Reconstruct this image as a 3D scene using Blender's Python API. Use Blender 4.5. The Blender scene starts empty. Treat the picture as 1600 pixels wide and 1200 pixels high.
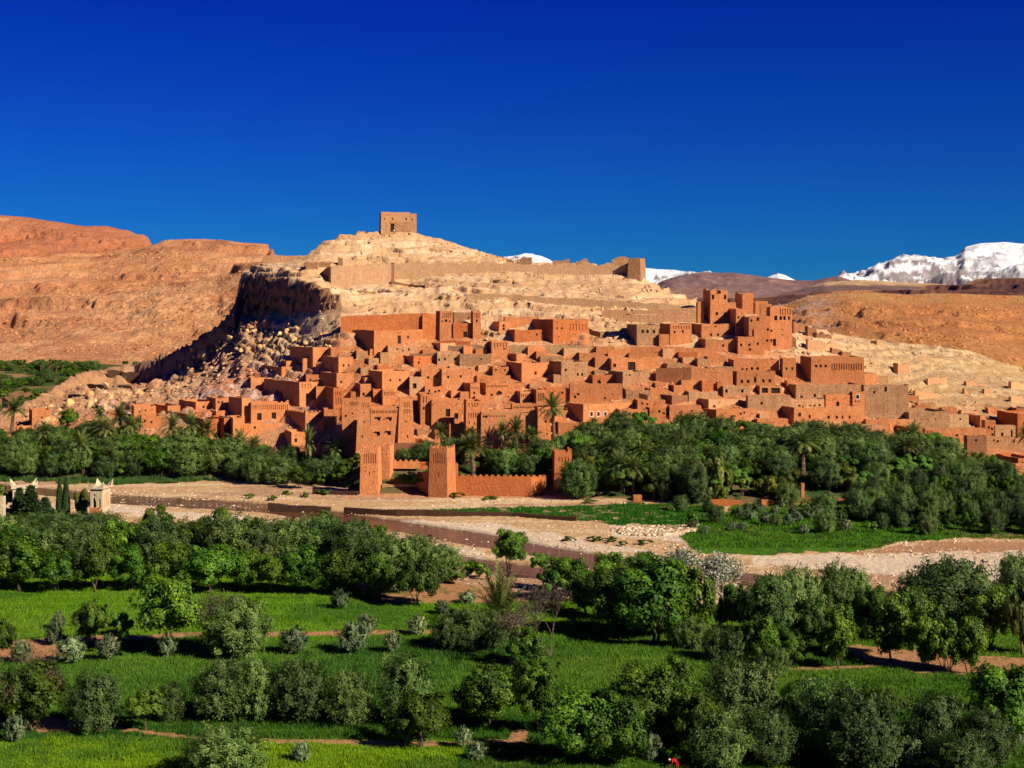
import bpy, bmesh, math, random
import numpy as np
from mathutils import Vector, Matrix
R = math.radians
sc = bpy.context.scene
col = sc.collection
rng = np.random.default_rng(7)
random.seed(11)

# ---------------------------------------------------------------- camera, sky, sun, exposure
F = 2200.0      # focal length in pixels of a 1600 px wide picture
HZ = 470.0      # row of the horizon
CZ = 50.0       # eye height above the river bed
cam_d = bpy.data.cameras.new('camera'); cam = bpy.data.objects.new('camera', cam_d); col.objects.link(cam)
cam.location = (0, 0, CZ); cam.rotation_euler = (R(90), 0, 0)
cam_d.sensor_width = 36; cam_d.lens = 36 * F / 1600; cam_d.shift_y = -(600 - HZ) / 1600
cam_d.clip_start = 1; cam_d.clip_end = 120000
sc.camera = cam

SUN_AZ, SUN_EL = R(126), R(34)          # clockwise from +Y
S = Vector((math.cos(SUN_EL) * math.sin(SUN_AZ), math.cos(SUN_EL) * math.cos(SUN_AZ), math.sin(SUN_EL)))
w = bpy.data.worlds.new('World'); sc.world = w; w.use_nodes = True
nt = w.node_tree; nt.nodes.clear()
sky = nt.nodes.new('ShaderNodeTexSky'); sky.sky_type = 'NISHITA'; sky.sun_disc = False
sky.sun_elevation = SUN_EL; sky.sun_rotation = SUN_AZ; sky.altitude = 2500; sky.air_density = 1.0; sky.dust_density = 0.0; sky.ozone_density = 4.0
hs = nt.nodes.new('ShaderNodeMix'); hs.data_type = 'RGBA'; hs.blend_type = 'MULTIPLY'; hs.inputs[0].default_value = 1
tcw = nt.nodes.new('ShaderNodeTexCoord'); sxw = nt.nodes.new('ShaderNodeSeparateXYZ'); rw = nt.nodes.new('ShaderNodeValToRGB')
rw.color_ramp.elements[0].position = 0.0; rw.color_ramp.elements[0].color = (0.035, 0.34, 0.80, 1)
rw.color_ramp.elements[1].position = 0.24; rw.color_ramp.elements[1].color = (0.003, 0.085, 0.92, 1)
nt.links.new(tcw.outputs['Generated'], sxw.inputs[0]); nt.links.new(sxw.outputs[2], rw.inputs[0]); nt.links.new(rw.outputs[0], hs.inputs[7])
gm = nt.nodes.new('ShaderNodeGamma'); gm.inputs[1].default_value = 1.0
bg = nt.nodes.new('ShaderNodeBackground'); bg.inputs[1].default_value = 0.05
out = nt.nodes.new('ShaderNodeOutputWorld')
nt.links.new(sky.outputs[0], gm.inputs[0]); nt.links.new(gm.outputs[0], hs.inputs[6]); nt.links.new(hs.outputs[2], bg.inputs[0]); nt.links.new(bg.outputs[0], out.inputs[0])
sun_d = bpy.data.lights.new('sun', 'SUN'); sun_d.energy = 5.0; sun_d.angle = R(0.5); sun_d.color = (1, 0.885, 0.69)
sun = bpy.data.objects.new('sun', sun_d); col.objects.link(sun); sun.location = (300, -300, 400)
sun.rotation_euler = (-S).to_track_quat('-Z', 'Y').to_euler()
sc.view_settings.view_transform = 'Standard'; sc.view_settings.look = 'None'
sc.view_settings.gamma = 1; sc.view_settings.exposure = 0.6
sc.cycles.max_bounces = 5; sc.cycles.diffuse_bounces = 1; sc.cycles.glossy_bounces = 2; sc.cycles.transparent_max_bounces = 8
sc.cycles.use_denoising = True

def PX(x, D): return (x - 800.0) / F * D
def PZ(y, D): return CZ - (y - HZ) / F * D

# ---------------------------------------------------------------- noise
def _h(ix, iy, s):
    ix = ix.astype(np.int64).astype(np.uint64); iy = iy.astype(np.int64).astype(np.uint64)
    n = (ix * np.uint64(374761393) + iy * np.uint64(668265263) + np.uint64((s * 1274126177) & 0xffffffff)) & np.uint64(0xffffffff)
    n = ((n ^ (n >> np.uint64(13))) * np.uint64(1274126177)) & np.uint64(0xffffffff)
    n = (n ^ (n >> np.uint64(16))) & np.uint64(0xffffff)
    return n.astype(np.float64) / float(0xffffff)
def vn(x, y, s=0):
    x = np.asarray(x, float) + 5000; y = np.asarray(y, float) + 5000
    x, y = np.broadcast_arrays(x, y)
    fx = np.floor(x); fy = np.floor(y); u = x - fx; v = y - fy
    u = u * u * u * (u * (u * 6 - 15) + 10); v = v * v * v * (v * (v * 6 - 15) + 10)
    a = _h(fx, fy, s); b = _h(fx + 1, fy, s); c = _h(fx, fy + 1, s); d = _h(fx + 1, fy + 1, s)
    return (a * (1 - u) + b * u) * (1 - v) + (c * (1 - u) + d * u) * v
def fbm(x, y, o=4, s=0, g=0.5):
    t = 0; a = 1; n = 0
    for i in range(o):
        t = t + a * (vn(np.asarray(x) * 2 ** i, np.asarray(y) * 2 ** i, s + i * 17) * 2 - 1); n += a; a *= g
    return t / n
def ridged(x, y, o=5, s=0, g=0.5):
    t = 0; a = 1; n = 0
    for i in range(o):
        t = t + a * (1 - np.abs(vn(np.asarray(x) * 2 ** i, np.asarray(y) * 2 ** i, s + i * 17) * 2 - 1)); n += a; a *= g
    return t / n
def inpoly(px, py, poly):
    px = np.asarray(px, float); py = np.asarray(py, float)
    r = np.zeros(np.broadcast(px, py).shape, bool); n = len(poly)
    for i in range(n):
        x1, y1 = poly[i]; x2, y2 = poly[(i + 1) % n]
        if y1 == y2: continue
        c = ((y1 > py) != (y2 > py)) & (px < (x2 - x1) * (py - y1) / (y2 - y1) + x1)
        r ^= c
    return r
def sstep(a, b, x):
    t = np.clip((np.asarray(x, float) - a) / (b - a), 0, 1); return t * t * (3 - 2 * t)

# ---------------------------------------------------------------- materials
def mat(name, rough=0.95, spec=0.1):
    m = bpy.data.materials.new(name); m.use_nodes = True
    b = m.node_tree.nodes['Principled BSDF']; b.inputs['Roughness'].default_value = rough
    b.inputs['Specular IOR Level'].default_value = spec
    return m, m.node_tree, b
def N(t, k, **kw):
    n = t.nodes.new(k)
    for a, v in kw.items(): setattr(n, a, v)
    return n
def mixc(t, f, a, b, mode='MIX'):
    m = N(t, 'ShaderNodeMix', data_type='RGBA', blend_type=mode)
    for i, v in ((0, f), (6, a), (7, b)):
        if hasattr(v, 'is_output'): t.links.new(v, m.inputs[i])
        elif i == 0: m.inputs[i].default_value = v
        else: m.inputs[i].default_value = (*v, 1) if len(v) == 3 else v
    return m.outputs[2]
def ramp(t, f, stops):
    r = N(t, 'ShaderNodeValToRGB'); e = r.color_ramp.elements
    while len(e) < len(stops): e.new(0.5)
    for i, (p, c) in enumerate(stops):
        e[i].position = p; e[i].color = (*c, 1) if len(c) == 3 else c
    t.links.new(f, r.inputs[0]); return r.outputs[0]
def noise(t, scale, detail=4, rough=0.6, vec=None, dist=0.0):
    n = N(t, 'ShaderNodeTexNoise'); n.inputs['Scale'].default_value = scale; n.inputs['Detail'].default_value = detail
    n.inputs['Roughness'].default_value = rough; n.inputs['Distortion'].default_value = dist
    if vec is not None: t.links.new(vec, n.inputs['Vector'])
    return n.outputs['Fac']
def coords(t, kind='Object', scale=(1, 1, 1)):
    c = N(t, 'ShaderNodeTexCoord'); m = N(t, 'ShaderNodeMapping'); m.inputs['Scale'].default_value = scale
    t.links.new(c.outputs[kind], m.inputs['Vector']); return m.outputs[0]
def worldpos(t, scale=(1, 1, 1)):
    g = N(t, 'ShaderNodeNewGeometry'); m = N(t, 'ShaderNodeMapping'); m.inputs['Scale'].default_value = scale
    t.links.new(g.outputs['Position'], m.inputs['Vector']); return m.outputs[0]
def bump(t, b, h, dist, strength=1.0):
    n = N(t, 'ShaderNodeBump'); n.inputs['Strength'].default_value = strength; n.inputs['Distance'].default_value = dist
    t.links.new(h, n.inputs['Height']); t.links.new(n.outputs[0], b.inputs['Normal'])

def earth_mat(name, c1, c2, dark, stones=0.0):
    m, t, b = mat(name)
    p = worldpos(t); oi = N(t, 'ShaderNodeObjectInfo')
    base = mixc(t, oi.outputs['Random'], c1, c2)
    n1 = noise(t, 0.45, 5, 0.65, p)
    base = mixc(t, ramp(t, n1, [(0.35, (0, 0, 0)), (0.7, (0.75,) * 3)]), base, dark)
    st = noise(t, 1.0, 3, 0.6, worldpos(t, (1.6, 1.6, 0.25)))
    base = mixc(t, ramp(t, st, [(0.45, (0, 0, 0)), (0.75, (0.55,) * 3)]), base, tuple(x * 0.62 for x in c1))
    fine = noise(t, 3.2, 6, 0.75, p)
    base = mixc(t, 0.75, base, ramp(t, fine, [(0.3, (0.45,) * 3), (0.55, (1,) * 3), (0.75, (1.35,) * 3)]), 'MULTIPLY')
    if stones > 0:
        v = N(t, 'ShaderNodeTexVoronoi'); v.inputs['Scale'].default_value = 4.6; t.links.new(p, v.inputs['Vector'])
        base = mixc(t, stones, base, ramp(t, v.outputs['Distance'], [(0.0, (1.45, 1.4, 1.3)), (0.35, (1, 1, 1)), (0.7, (0.5,) * 3)]), 'MULTIPLY')
        bump(t, b, v.outputs['Distance'], 0.15, 0.6)
    else:
        bump(t, b, noise(t, 1.7, 8, 0.7, p), 0.35, 0.9)
    hv = N(t, 'ShaderNodeHueSaturation'); f1 = N(t, 'ShaderNodeMath', operation='MULTIPLY'); f1.inputs[1].default_value = 5.77; f2 = N(t, 'ShaderNodeMath', operation='FRACT'); mr = N(t, 'ShaderNodeMapRange'); mr.inputs[3].default_value = 0.84; mr.inputs[4].default_value = 1.2
    t.links.new(oi.outputs['Random'], f1.inputs[0]); t.links.new(f1.outputs[0], f2.inputs[0]); t.links.new(f2.outputs[0], mr.inputs[0]); t.links.new(mr.outputs[0], hv.inputs['Value']); t.links.new(base, hv.inputs['Color'])
    t.links.new(hv.outputs[0], b.inputs['Base Color']); return m
M = {}
M['mud'] = earth_mat('mud plaster', (0.60, 0.222, 0.082), (0.65, 0.27, 0.11), (0.48, 0.16, 0.058))
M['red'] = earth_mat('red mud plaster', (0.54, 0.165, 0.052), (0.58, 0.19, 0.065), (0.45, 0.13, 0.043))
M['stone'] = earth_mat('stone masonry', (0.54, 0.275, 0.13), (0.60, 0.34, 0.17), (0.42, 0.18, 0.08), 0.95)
M['pale'] = earth_mat('pale mud plaster', (0.62, 0.32, 0.15), (0.62, 0.34, 0.17), (0.52, 0.24, 0.11))
M['brown'] = earth_mat('brown mud plaster', (0.30, 0.125, 0.06), (0.33, 0.14, 0.07), (0.24, 0.10, 0.05))
M['cream'] = earth_mat('cream plaster', (0.72, 0.56, 0.36), (0.75, 0.58, 0.38), (0.66, 0.50, 0.32))
M['roof'] = earth_mat('earth roof', (0.60, 0.32, 0.16), (0.66, 0.37, 0.19), (0.50, 0.24, 0.11))  # paler than the walls, the lit roof edges put into the colour
M['darkstone'] = earth_mat('dark wet stone', (0.085, 0.042, 0.028), (0.11, 0.055, 0.035), (0.05, 0.028, 0.02), 0.6)  # wet stone, with the flood walls' shade put into its near-black colour
M['rubble'] = earth_mat('rubble wall', (0.62, 0.37, 0.19), (0.64, 0.39, 0.2), (0.50, 0.27, 0.13), 0.8)
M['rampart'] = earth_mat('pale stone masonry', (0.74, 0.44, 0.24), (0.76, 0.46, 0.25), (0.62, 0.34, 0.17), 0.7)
def flat(name, c, rough=0.8, spec=0.2):
    m, t, b = mat(name, rough, spec)
    t.links.new(mixc(t, noise(t, 4.0, 4, 0.6, worldpos(t)), tuple(x * 0.75 for x in c), tuple(min(1, x * 1.2) for x in c)), b.inputs['Base Color']); return m
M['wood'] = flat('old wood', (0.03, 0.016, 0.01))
M['palewood'] = flat('weathered wood', (0.32, 0.2, 0.11))
M['white'] = flat('white paint', (0.75, 0.72, 0.66))
M['skin'] = flat('skin', (0.35, 0.18, 0.11)); M['redcloth'] = flat('red cloth', (0.45, 0.008, 0.012)); M['bluecloth'] = flat('blue cloth', (0.05, 0.10, 0.35))
M['darkcloth'] = flat('dark cloth', (0.03, 0.03, 0.045)); M['whitecloth'] = flat('white cloth', (0.8, 0.77, 0.7)); M['purplecloth'] = flat('purple cloth', (0.12, 0.05, 0.09))

# ---------------------------------------------------------------- objects
THINGS = []
def tag(o, label=None, cat=None, group=None, kind=None, px=None, yb=None):
    if label: o['label'] = label
    if cat: o['category'] = cat
    if group: o['group'] = group
    if kind: o['kind'] = kind
    if px is not None: THINGS.append((o, px, yb))
    return o
def mesh(name, V, Fc, mt=None, parent=None, smooth=False):
    me = bpy.data.meshes.new(name)
    if isinstance(V, np.ndarray) and isinstance(Fc, np.ndarray):
        k = Fc.shape[1]
        me.vertices.add(len(V)); me.vertices.foreach_set('co', V.astype(np.float32).ravel())
        me.loops.add(Fc.size); me.loops.foreach_set('vertex_index', Fc.astype(np.int32).ravel())
        me.polygons.add(len(Fc)); me.polygons.foreach_set('loop_start', np.arange(0, Fc.size, k, dtype=np.int32))
        me.update(calc_edges=True)
    else:
        me.from_pydata([tuple(v) for v in V], [], [tuple(f) for f in Fc]); me.update()
    if smooth: me.polygons.foreach_set('use_smooth', np.ones(len(me.polygons), bool))
    if mt: me.materials.append(mt)
    o = bpy.data.objects.new(name, me); col.objects.link(o)
    if parent: o.parent = parent
    return o
def empty(name, loc, rz=0.0):
    o = bpy.data.objects.new(name, None); col.objects.link(o); o.location = loc; o.rotation_euler = (0, 0, rz)
    o.empty_display_size = 0.5; return o
def vcol(o, name, C):
    a = o.data.attributes.new(name, 'FLOAT_COLOR', 'POINT')
    C4 = np.ones((len(C), 4), np.float32); C4[:, :3] = C; a.data.foreach_set('color', C4.ravel())
# ---------------------------------------------------------------- terrain
# every column of picture x: slope start, village base, mid, top, scarp base, scarp top, rampart line, crest, back foot  (distance, picture row)
Z0 = None
COLS = [
 (-700, [(412,Z0),(422,720),(430,712),(438,706),(444,702),(450,698),(456,695),(462,694),(520,Z0)]),
 (-60,  [(400,Z0),(408,712),(416,698),(424,688),(430,680),(436,674),(442,668),(450,662),(500,Z0)]),
 (0,    [(396,Z0),(405,708),(413,690),(420,676),(427,662),(432,654),(438,649),(446,644),(490,Z0)]),
 (60,   [(394,Z0),(403,706),(412,686),(430,658),(500,634),(504,630),(508,626),(515,621),(560,Z0)]),
 (120,  [(394,Z0),(403,705),(413,680),(440,640),(555,608),(558,600),(562,593),(568,585),(615,Z0)]),
 (150,  [(394,Z0),(403,703),(414,675),(440,640),(575,603),(579,595),(584,586),(592,577),(640,Z0)]),
 (210,  [(395,Z0),(404,698),(417,665),(440,640),(585,603),(588,591),(592,580),(598,568),(645,Z0)]),
 (260,  [(395,Z0),(404,696),(418,660),(448,632),(570,590),(573,577),(576,566),(581,555),(630,Z0)]),
 (310,  [(395,Z0),(404,696),(417,655),(446,622),(545,566),(548,550),(551,538),(556,528),(605,Z0)]),
 (350,  [(396,Z0),(405,697),(418,652),(446,605),(522,540),(525,520),(528,508),(532,500),(590,Z0)]),
 (366,  [(396,Z0),(405,698),(419,650),(448,598),(518,530),(521,505),(524,490),(528,478),(590,Z0)]),
 (378,  [(396,Z0),(405,698),(420,648),(446,592),(528,494),(536,434),(541,428),(548,424),(610,Z0)]),
 (410,  [(395,Z0),(404,700),(420,645),(448,580),(510,492),(518,434),(524,422),(540,414),(610,Z0)]),
 (450,  [(394,Z0),(402,702),(418,642),(446,565),(489,490),(497,440),(506,424),(530,409),(610,Z0)]),
 (480,  [(392,Z0),(400,705),(416,640),(443,555),(471,489),(479,444),(493,432),(532,398),(610,Z0)]),
 (500,  [(388,Z0),(397,707),(414,638),(441,545),(461,487),(468,450),(494,438),(538,380),(620,Z0)]),
 (530,  [(380,Z0),(392,710),(411,634),(438,530),(456,486),(460,466),(498,444),(542,371),(640,Z0)]),
 (560,  [(368,Z0),(384,712),(408,628),(438,528),(454,490),(460,478),(500,445),(545,366),(650,Z0)]),
 (600,  [(362,Z0),(381,706),(408,620),(440,526),(456,492),(461,479),(502,444),(548,362),(660,Z0)]),
 (650,  [(362,Z0),(381,705),(408,618),(441,526),(457,492),(462,478),(504,440),(548,363),(660,Z0)]),
 (690,  [(362,Z0),(381,705),(408,616),(442,526),(457,492),(463,476),(505,432),(546,374),(650,Z0)]),
 (750,  [(362,Z0),(381,705),(408,615),(442,524),(457,492),(464,474),(506,429),(540,391),(640,Z0)]),
 (800,  [(362,Z0),(381,703),(408,614),(441,524),(457,492),(464,476),(507,428),(530,407),(630,Z0)]),
 (900,  [(358,Z0),(380,702),(407,612),(440,528),(456,494),(464,478),(508,428),(525,411),(630,Z0)]),
 (990,  [(352,Z0),(379,700),(406,608),(438,535),(454,497),(462,482),(506,430),(520,420),(620,Z0)]),
 (1015, [(350,Z0),(379,698),(406,606),(438,535),(454,497),(462,484),(500,450),(510,444),(610,Z0)]),
 (1060, [(348,Z0),(379,696),(406,602),(438,535),(453,498),(460,488),(490,468),(502,461),(600,Z0)]),
 (1100, [(346,Z0),(379,695),(406,600),(436,540),(450,503),(456,495),(476,482),(490,476),(590,Z0)]),
 (1180, [(344,Z0),(379,694),(406,600),(434,545),(446,512),(452,505),(464,495),(478,490),(580,Z0)]),
 (1240, [(344,Z0),(380,693),(408,605),(432,555),(444,522),(450,514),(462,508),(476,505),(580,Z0)]),
 (1310, [(344,Z0),(381,692),(410,612),(430,572),(440,552),(448,542),(464,530),(480,523),(590,Z0)]),
 (1400, [(344,Z0),(383,698),(410,648),(424,622),(436,596),(446,580),(470,552),(495,535),(600,Z0)]),
 (1500, [(344,Z0),(385,704),(408,668),(420,648),(434,618),(446,600),(480,566),(510,545),(610,Z0)]),
 (1600, [(344,Z0),(388,712),(408,682),(420,662),(434,636),(450,612),(485,592),(520,578),(620,Z0)]),
 (1700, [(344,Z0),(388,716),(408,692),(420,676),(434,655),(450,635),(490,615),(520,605),(620,Z0)]),
 (2300, [(340,Z0),(388,730),(408,712),(420,702),(434,690),(450,675),(490,660),(520,650),(620,Z0)]),
]
_cx = np.array([c[0] for c in COLS], float)
_cD = np.array([[p[0] for p in c[1]] for c in COLS], float)
_cz = np.array([[0.0 if p[1] is None else CZ - (p[1] - HZ) / F * p[0] for p in c[1]] for c in COLS], float)
K = _cD.shape[1]
def ctrl(px):
    Dk = np.array([np.interp(px, _cx, _cD[:, k]) for k in range(K)]); zk = np.array([np.interp(px, _cx, _cz[:, k]) for k in range(K)])
    return Dk, zk
def camhill(D):
    return np.interp(D, [-400, 8, 20, 60, 100, 140], [48.2, 48.2, 38, 21, 8, 0])
def hbase(px, D):
    Dk, zk = ctrl(px)
    z = np.interp(D, Dk, zk)
    return z + camhill(D)
def tpar(px, D):
    Dk, _ = ctrl(px); return np.interp(D, Dk, np.arange(K))
def hit(px, py, lo=290, hi=600):
    Ds = np.arange(lo, hi, 0.4); h = hbase(px, Ds) - (CZ - (py - HZ) / F * Ds)
    i = np.argmax(h >= 0)
    if h[i] < 0:
        return 500.0
    return float(Ds[i])
def groundD(py): return CZ * F / (py - HZ)

NEARBANK = ([-700, 0, 170, 330, 500, 640, 740, 870, 1000, 1180, 1370, 1600, 2300], [785, 806, 822, 845, 872, 895, 918, 935, 940, 948, 958, 972, 990])
WATER = [
 [(-300,752),(30,757),(180,772),(300,778),(420,786),(520,797),(640,815),(760,833),(850,852),(960,868),(1010,882),(1150,893),(1220,899),(1330,911),(1395,924),(1700,952),(1700,972),(1385,942),(1300,937),(1200,921),(1120,905),(1000,896),(930,889),(850,869),(770,857),(700,844),(620,829),(540,816),(440,803),(400,797),(300,793),(180,786),(60,772),(-300,766)],
 [(600,852),(690,864),(780,875),(870,890),(960,902),(960,908),(860,904),(760,893),(690,878),(600,864)]]
CROP = [(640,798),(760,793),(860,792),(1000,787),(1130,788),(1150,838),(1060,832),(900,813),(760,806),(680,803)]
BANK = [(1095,864),(1055,838),(1130,800),(1150,786),(1500,780),(2300,790),(2300,846),(1500,842),(1400,849),(1330,861),(1200,865)]
LBANK = [(-200,742),(60,742),(300,748),(345,751),(200,757),(120,756),(30,751),(-200,750)]
SAND = [(1310,863),(1450,849),(1700,845),(2300,845),(2300,868),(1500,866)]
GRAVEL = [[(1180,866),(1700,862),(1700,903),(1500,906),(1390,897),(1180,882)],[(330,800),(560,828),(760,860),(770,878),(560,852),(330,818)],[(560,808),(760,816),(900,842),(1040,866),(900,862),(700,836)],[(955,818),(1090,824),(1085,850),(955,838)],[(150,790),(380,805),(380,818),(150,800)]]
BROWN = [
 [(-60,1008),(40,1000),(105,1008),(98,1030),(40,1034),(-60,1030)],
 [(555,915),(600,900),(760,900),(905,912),(890,940),(730,946),(600,940)],
 [(55,1128),(90,1122),(125,1132),(135,1145),(60,1145)],
 [(1300,1006),(1400,1016),(1700,1036),(1700,1062),(1450,1056),(1370,1044)],
 [(790,1165),(800,1140),(825,1135),(825,1165)]]
def strip_poly(pts, t0, t1=None):
    t1 = t1 or t0
    n = len(pts); a = []; b = []
    for i, (x, y) in enumerate(pts):
        t = t0 + (t1 - t0) * i / (n - 1); a.append((x, y - t)); b.append((x, y + t))
    return a + b[::-1]
BROWN.append(strip_poly([(-60,1008),(60,1000),(250,994),(420,991),(560,990),(760,986)], 3))
BROWN.append(strip_poly([(-60,1128),(60,1138),(200,1142),(330,1157),(540,1158),(640,1161),(800,1160)], 2.2, 4.5))
BROWN.append(strip_poly([(1090,1006),(1160,1000),(1240,1046),(1400,1042)], 2.5))
BROWN.append(strip_poly([(600,925),(760,928),(880,925)], 3))

def zone_colors(px, D, z, t, slope):
    """albedo of the ground by place"""
    X = PX(px, D); py = HZ + CZ * F / np.maximum(D, 60)
    jx = px + fbm(X * 0.12, D * 0.12, 3, 51) * 14; jy = py + fbm(X * 0.22, D * 0.22, 3, 52) * 5
    n1 = fbm(X * 0.05, D * 0.05, 4, 1); n2 = fbm(X * 0.5, D * 0.5, 4, 2); n3 = fbm(X * 1.7, D * 1.7, 3, 3)
    C = np.zeros(px.shape + (3,))
    def put(mask, c):
        m = np.clip(np.asarray(mask, float), 0, 1)[..., None]; c = np.asarray(c, float)
        C[:] = C * (1 - m) + c * m
    # hill rock
    put(np.ones_like(px), (0.62, 0.375, 0.195))
    st = fbm(X * 0.02, z * 1.1 + n1 * 2, 3, 9)
    put(sstep(0.0, 0.5, st) * 0.7, (0.76, 0.52, 0.33)); put(sstep(0.0, 0.5, -st) * 0.6, (0.50, 0.28, 0.15))
    put(sstep(0.1, 0.5, n2) * 0.45, (0.45, 0.26, 0.12))
    # right tail: greenish ochre
    put(sstep(1250, 1400, px) * 0.8, (0.50, 0.32, 0.16)); put(sstep(1250, 1400, px) * sstep(0.0, 0.4, st) * 0.6, (0.62, 0.45, 0.24))
    put(sstep(1250, 1400, px) * sstep(0.05, 0.35, n2 + .3 * n3) * 0.7, (0.30, 0.18, 0.08)); put(sstep(1250, 1400, px) * sstep(0.1, 0.35, fbm(X * .03, z * 1.6, 3, 23)) * .6, (0.38, 0.21, 0.10))
    put(sstep(1250, 1350, px) * sstep(4.6, 3.2, t) * .6, (0.46, 0.255, 0.125)); put(sstep(1250, 1350, px) * sstep(4.6, 3.2, t) * sstep(.05, .35, st) * .6, (0.62, 0.43, 0.22))
    # left rockfall: pink and red streaks
    L = sstep(540, 500, px) * sstep(4.3, 3.9, t); LP = sstep(400, 440, px) * sstep(2.5, 2.9, t)
    pk = fbm(X * 0.06 + D * 0.03, X * 0.02 - D * 0.10, 4, 21)
    put(L, (0.46, 0.27, 0.15)); put(L * sstep(0.0, 0.3, pk), (0.42, 0.17, 0.09)); put(L * sstep(0.2, 0.45, fbm(X * 0.09, D * 0.05, 4, 22)), (0.50, 0.32, 0.27)); put(L * sstep(0.0, 0.35, n2) * .6, (0.28, 0.15, 0.09)); RS = L * sstep(250, 320, px) * sstep(3.3, 2.9, t) * (1 - LP); rk = fbm(X * 0.35 + D * 0.25, X * 0.03 - D * 0.04, 4, 24); put(RS, (0.56, 0.36, 0.28)); put(RS * sstep(-.05, .15, rk), (0.50, 0.17, 0.075)); put(RS * sstep(.2, .4, -rk), (0.34, 0.18, 0.13)); put(L * LP * .85, (0.60, 0.40, 0.22))
    put(sstep(150, 60, px) * sstep(2, 3, t), (0.50, 0.24, 0.12))
    put(sstep(230, 190, px) * sstep(3.6, 4.0, t) * sstep(8, 7.6, t), (0.44, 0.235, 0.12)); put(sstep(230, 190, px) * sstep(3.0, 4.0, t) * sstep(0, .3, n2 + .4 * n3) * .8, (0.30, 0.15, 0.08))
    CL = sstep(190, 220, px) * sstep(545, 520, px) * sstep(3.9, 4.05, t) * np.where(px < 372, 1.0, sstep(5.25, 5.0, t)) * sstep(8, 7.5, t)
    put(CL * sstep(380, 360, px), (0.28, 0.16, 0.10)); put(CL * sstep(360, 372, px), (0.34, 0.17, 0.09))  # darker rock on cliff and ridge face, their shade put into the colour
    # village earth
    V = sstep(0.6, 1.0, t) * sstep(3.1, 2.6, t + 0.5 * n1) * sstep(430, 520, px + n1 * 60)
    V = V * (1 - sstep(1240, 1330, px) * sstep(1.6, 2.4, t + 0.4 * n1)) * (1 - sstep(1400, 1500, px) * sstep(1.2, 1.6, t))
    put(V, (0.52, 0.21, 0.085)); put(V * sstep(0.15, 0.45, n2 + .3 * n1) * 0.7, (0.64, 0.36, 0.18)); put(V * sstep(0.1, 0.4, -n2) * 0.6, (0.36, 0.125, 0.05))
    LV = sstep(0.6, 1.0, t) * sstep(2.0, 1.6, t) * sstep(520, 430, px); put(LV, (0.50, 0.25, 0.12))
    # slopes under the groves: litter and weeds
    G = sstep(0.0, 0.05, t) * sstep(1.05, 0.8, t)
    put(G, (0.16, 0.115, 0.05)); put(G * sstep(-0.15, 0.2, n2), (0.035, 0.075, 0.018))
    # behind the hill
    far = (t >= K - 1.5) & (D > 480)
    put(far * sstep(K - 1.6, K - 1.1, t), (0.45, 0.20, 0.09))
    gard = (t >= K - 1.2) * sstep(560, 600, D) * sstep(1130, 1050, D) * sstep(330, 230, px)
    put(gard, (0.30, 0.17, 0.07)); put(gard * sstep(-0.2, 0.1, fbm(X * 0.03, D * 0.015, 3, 77) + 0.1), (0.05, 0.085, 0.018))
    # valley floor
    v = (t <= 0.0) | ((t < 0.02))
    bed = v & (jy < np.interp(jx, *NEARBANK))
    put(v, (0.04, 0.11, 0.008))
    put(bed, (0.58, 0.36, 0.175)); put(bed * sstep(0.0, 0.3, fbm(X * 0.02, D * 0.16, 4, 31)), (0.68, 0.48, 0.28)); put(bed * sstep(0.1, 0.4, fbm(X * 0.03, D * 0.14, 3, 32)), (0.46, 0.26, 0.15))
    put(bed * sstep(0.25, 0.45, n3) * 0.35, (0.74, 0.60, 0.42)); put(bed * sstep(0.3, 0.45, -n3) * 0.3, (0.34, 0.2, 0.11))
    for gp, c in ((SAND, (0.45, 0.235, 0.12)),):
        put(v & inpoly(jx, jy, gp), c)
    for gp in GRAVEL: put((bed & inpoly(jx, jy, gp)) * .75, (0.76, 0.62, 0.46))
    crop = v & inpoly(px + n1 * 10, py + n2 * 1.5, CROP); put(crop, (0.025, 0.12, 0.006)); put(crop * sstep(0.2, 0.4, n2), (0.30, 0.2, 0.1))
    bank = v & inpoly(jx, jy, BANK); put(bank, (0.065, 0.18, 0.006)); put(bank * sstep(0.05, 0.35, n2), (0.04, 0.10, 0.010)); put(bank * sstep(0.25, 0.45, n3 * 0.6 + n1), (0.20, 0.15, 0.05))
    lb = v & inpoly(jx, jy, LBANK); put(lb, (0.05, 0.11, 0.02))
    foot = v & (px > 540) & (px < 930) & (py < 778); put(foot, (0.56, 0.28, 0.14))
    wet = np.zeros(px.shape, bool)
    for wp in WATER: wet |= inpoly(px + n1 * 8, py + n2 * 1.2, wp)
    wet &= v
    put(wet, (0.30, 0.15, 0.08))
    # fields
    fg = v & ~bed & (py > 880)
    f = fg & (jy < 1000); put(f * 1.0, (0.115, 0.25, 0.004))
    f = fg & (jy >= 998) & (jy < 1116); put(f * 1.0, (0.075, 0.175, 0.012))
    f = fg & (jy >= 1116) & (jy < 1154); put(f * 1.0, (0.03, 0.105, 0.006))
    f = fg & (py >= 1154) & (jx < 720); put(f * 1.0, (0.16, 0.29, 0.004))
    f = fg & (px > 860); put(f * 0.6, (0.06, 0.16, 0.006))
    rowt = fbm(X * 0.025, D * 1.1, 3, 34); put(fg * sstep(0.05, 0.4, rowt) * 0.45, (0.14, 0.22, 0.02)); put(fg * sstep(0.05, 0.4, -rowt) * 0.35, (0.03, 0.09, 0.006))
    put(fg * sstep(0.05, 0.4, n1 + 0.3 * n2) * 0.55, (0.02, 0.09, 0.012)); put(fg * sstep(0.15, 0.4, -n1 + 0.4 * n2) * 0.35, (0.12, 0.21, 0.02))
    br = np.zeros(px.shape, bool)
    for bp in BROWN: br |= inpoly(px + n1 * 6, py + n2 * 2.0, bp)
    br &= fg
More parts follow.
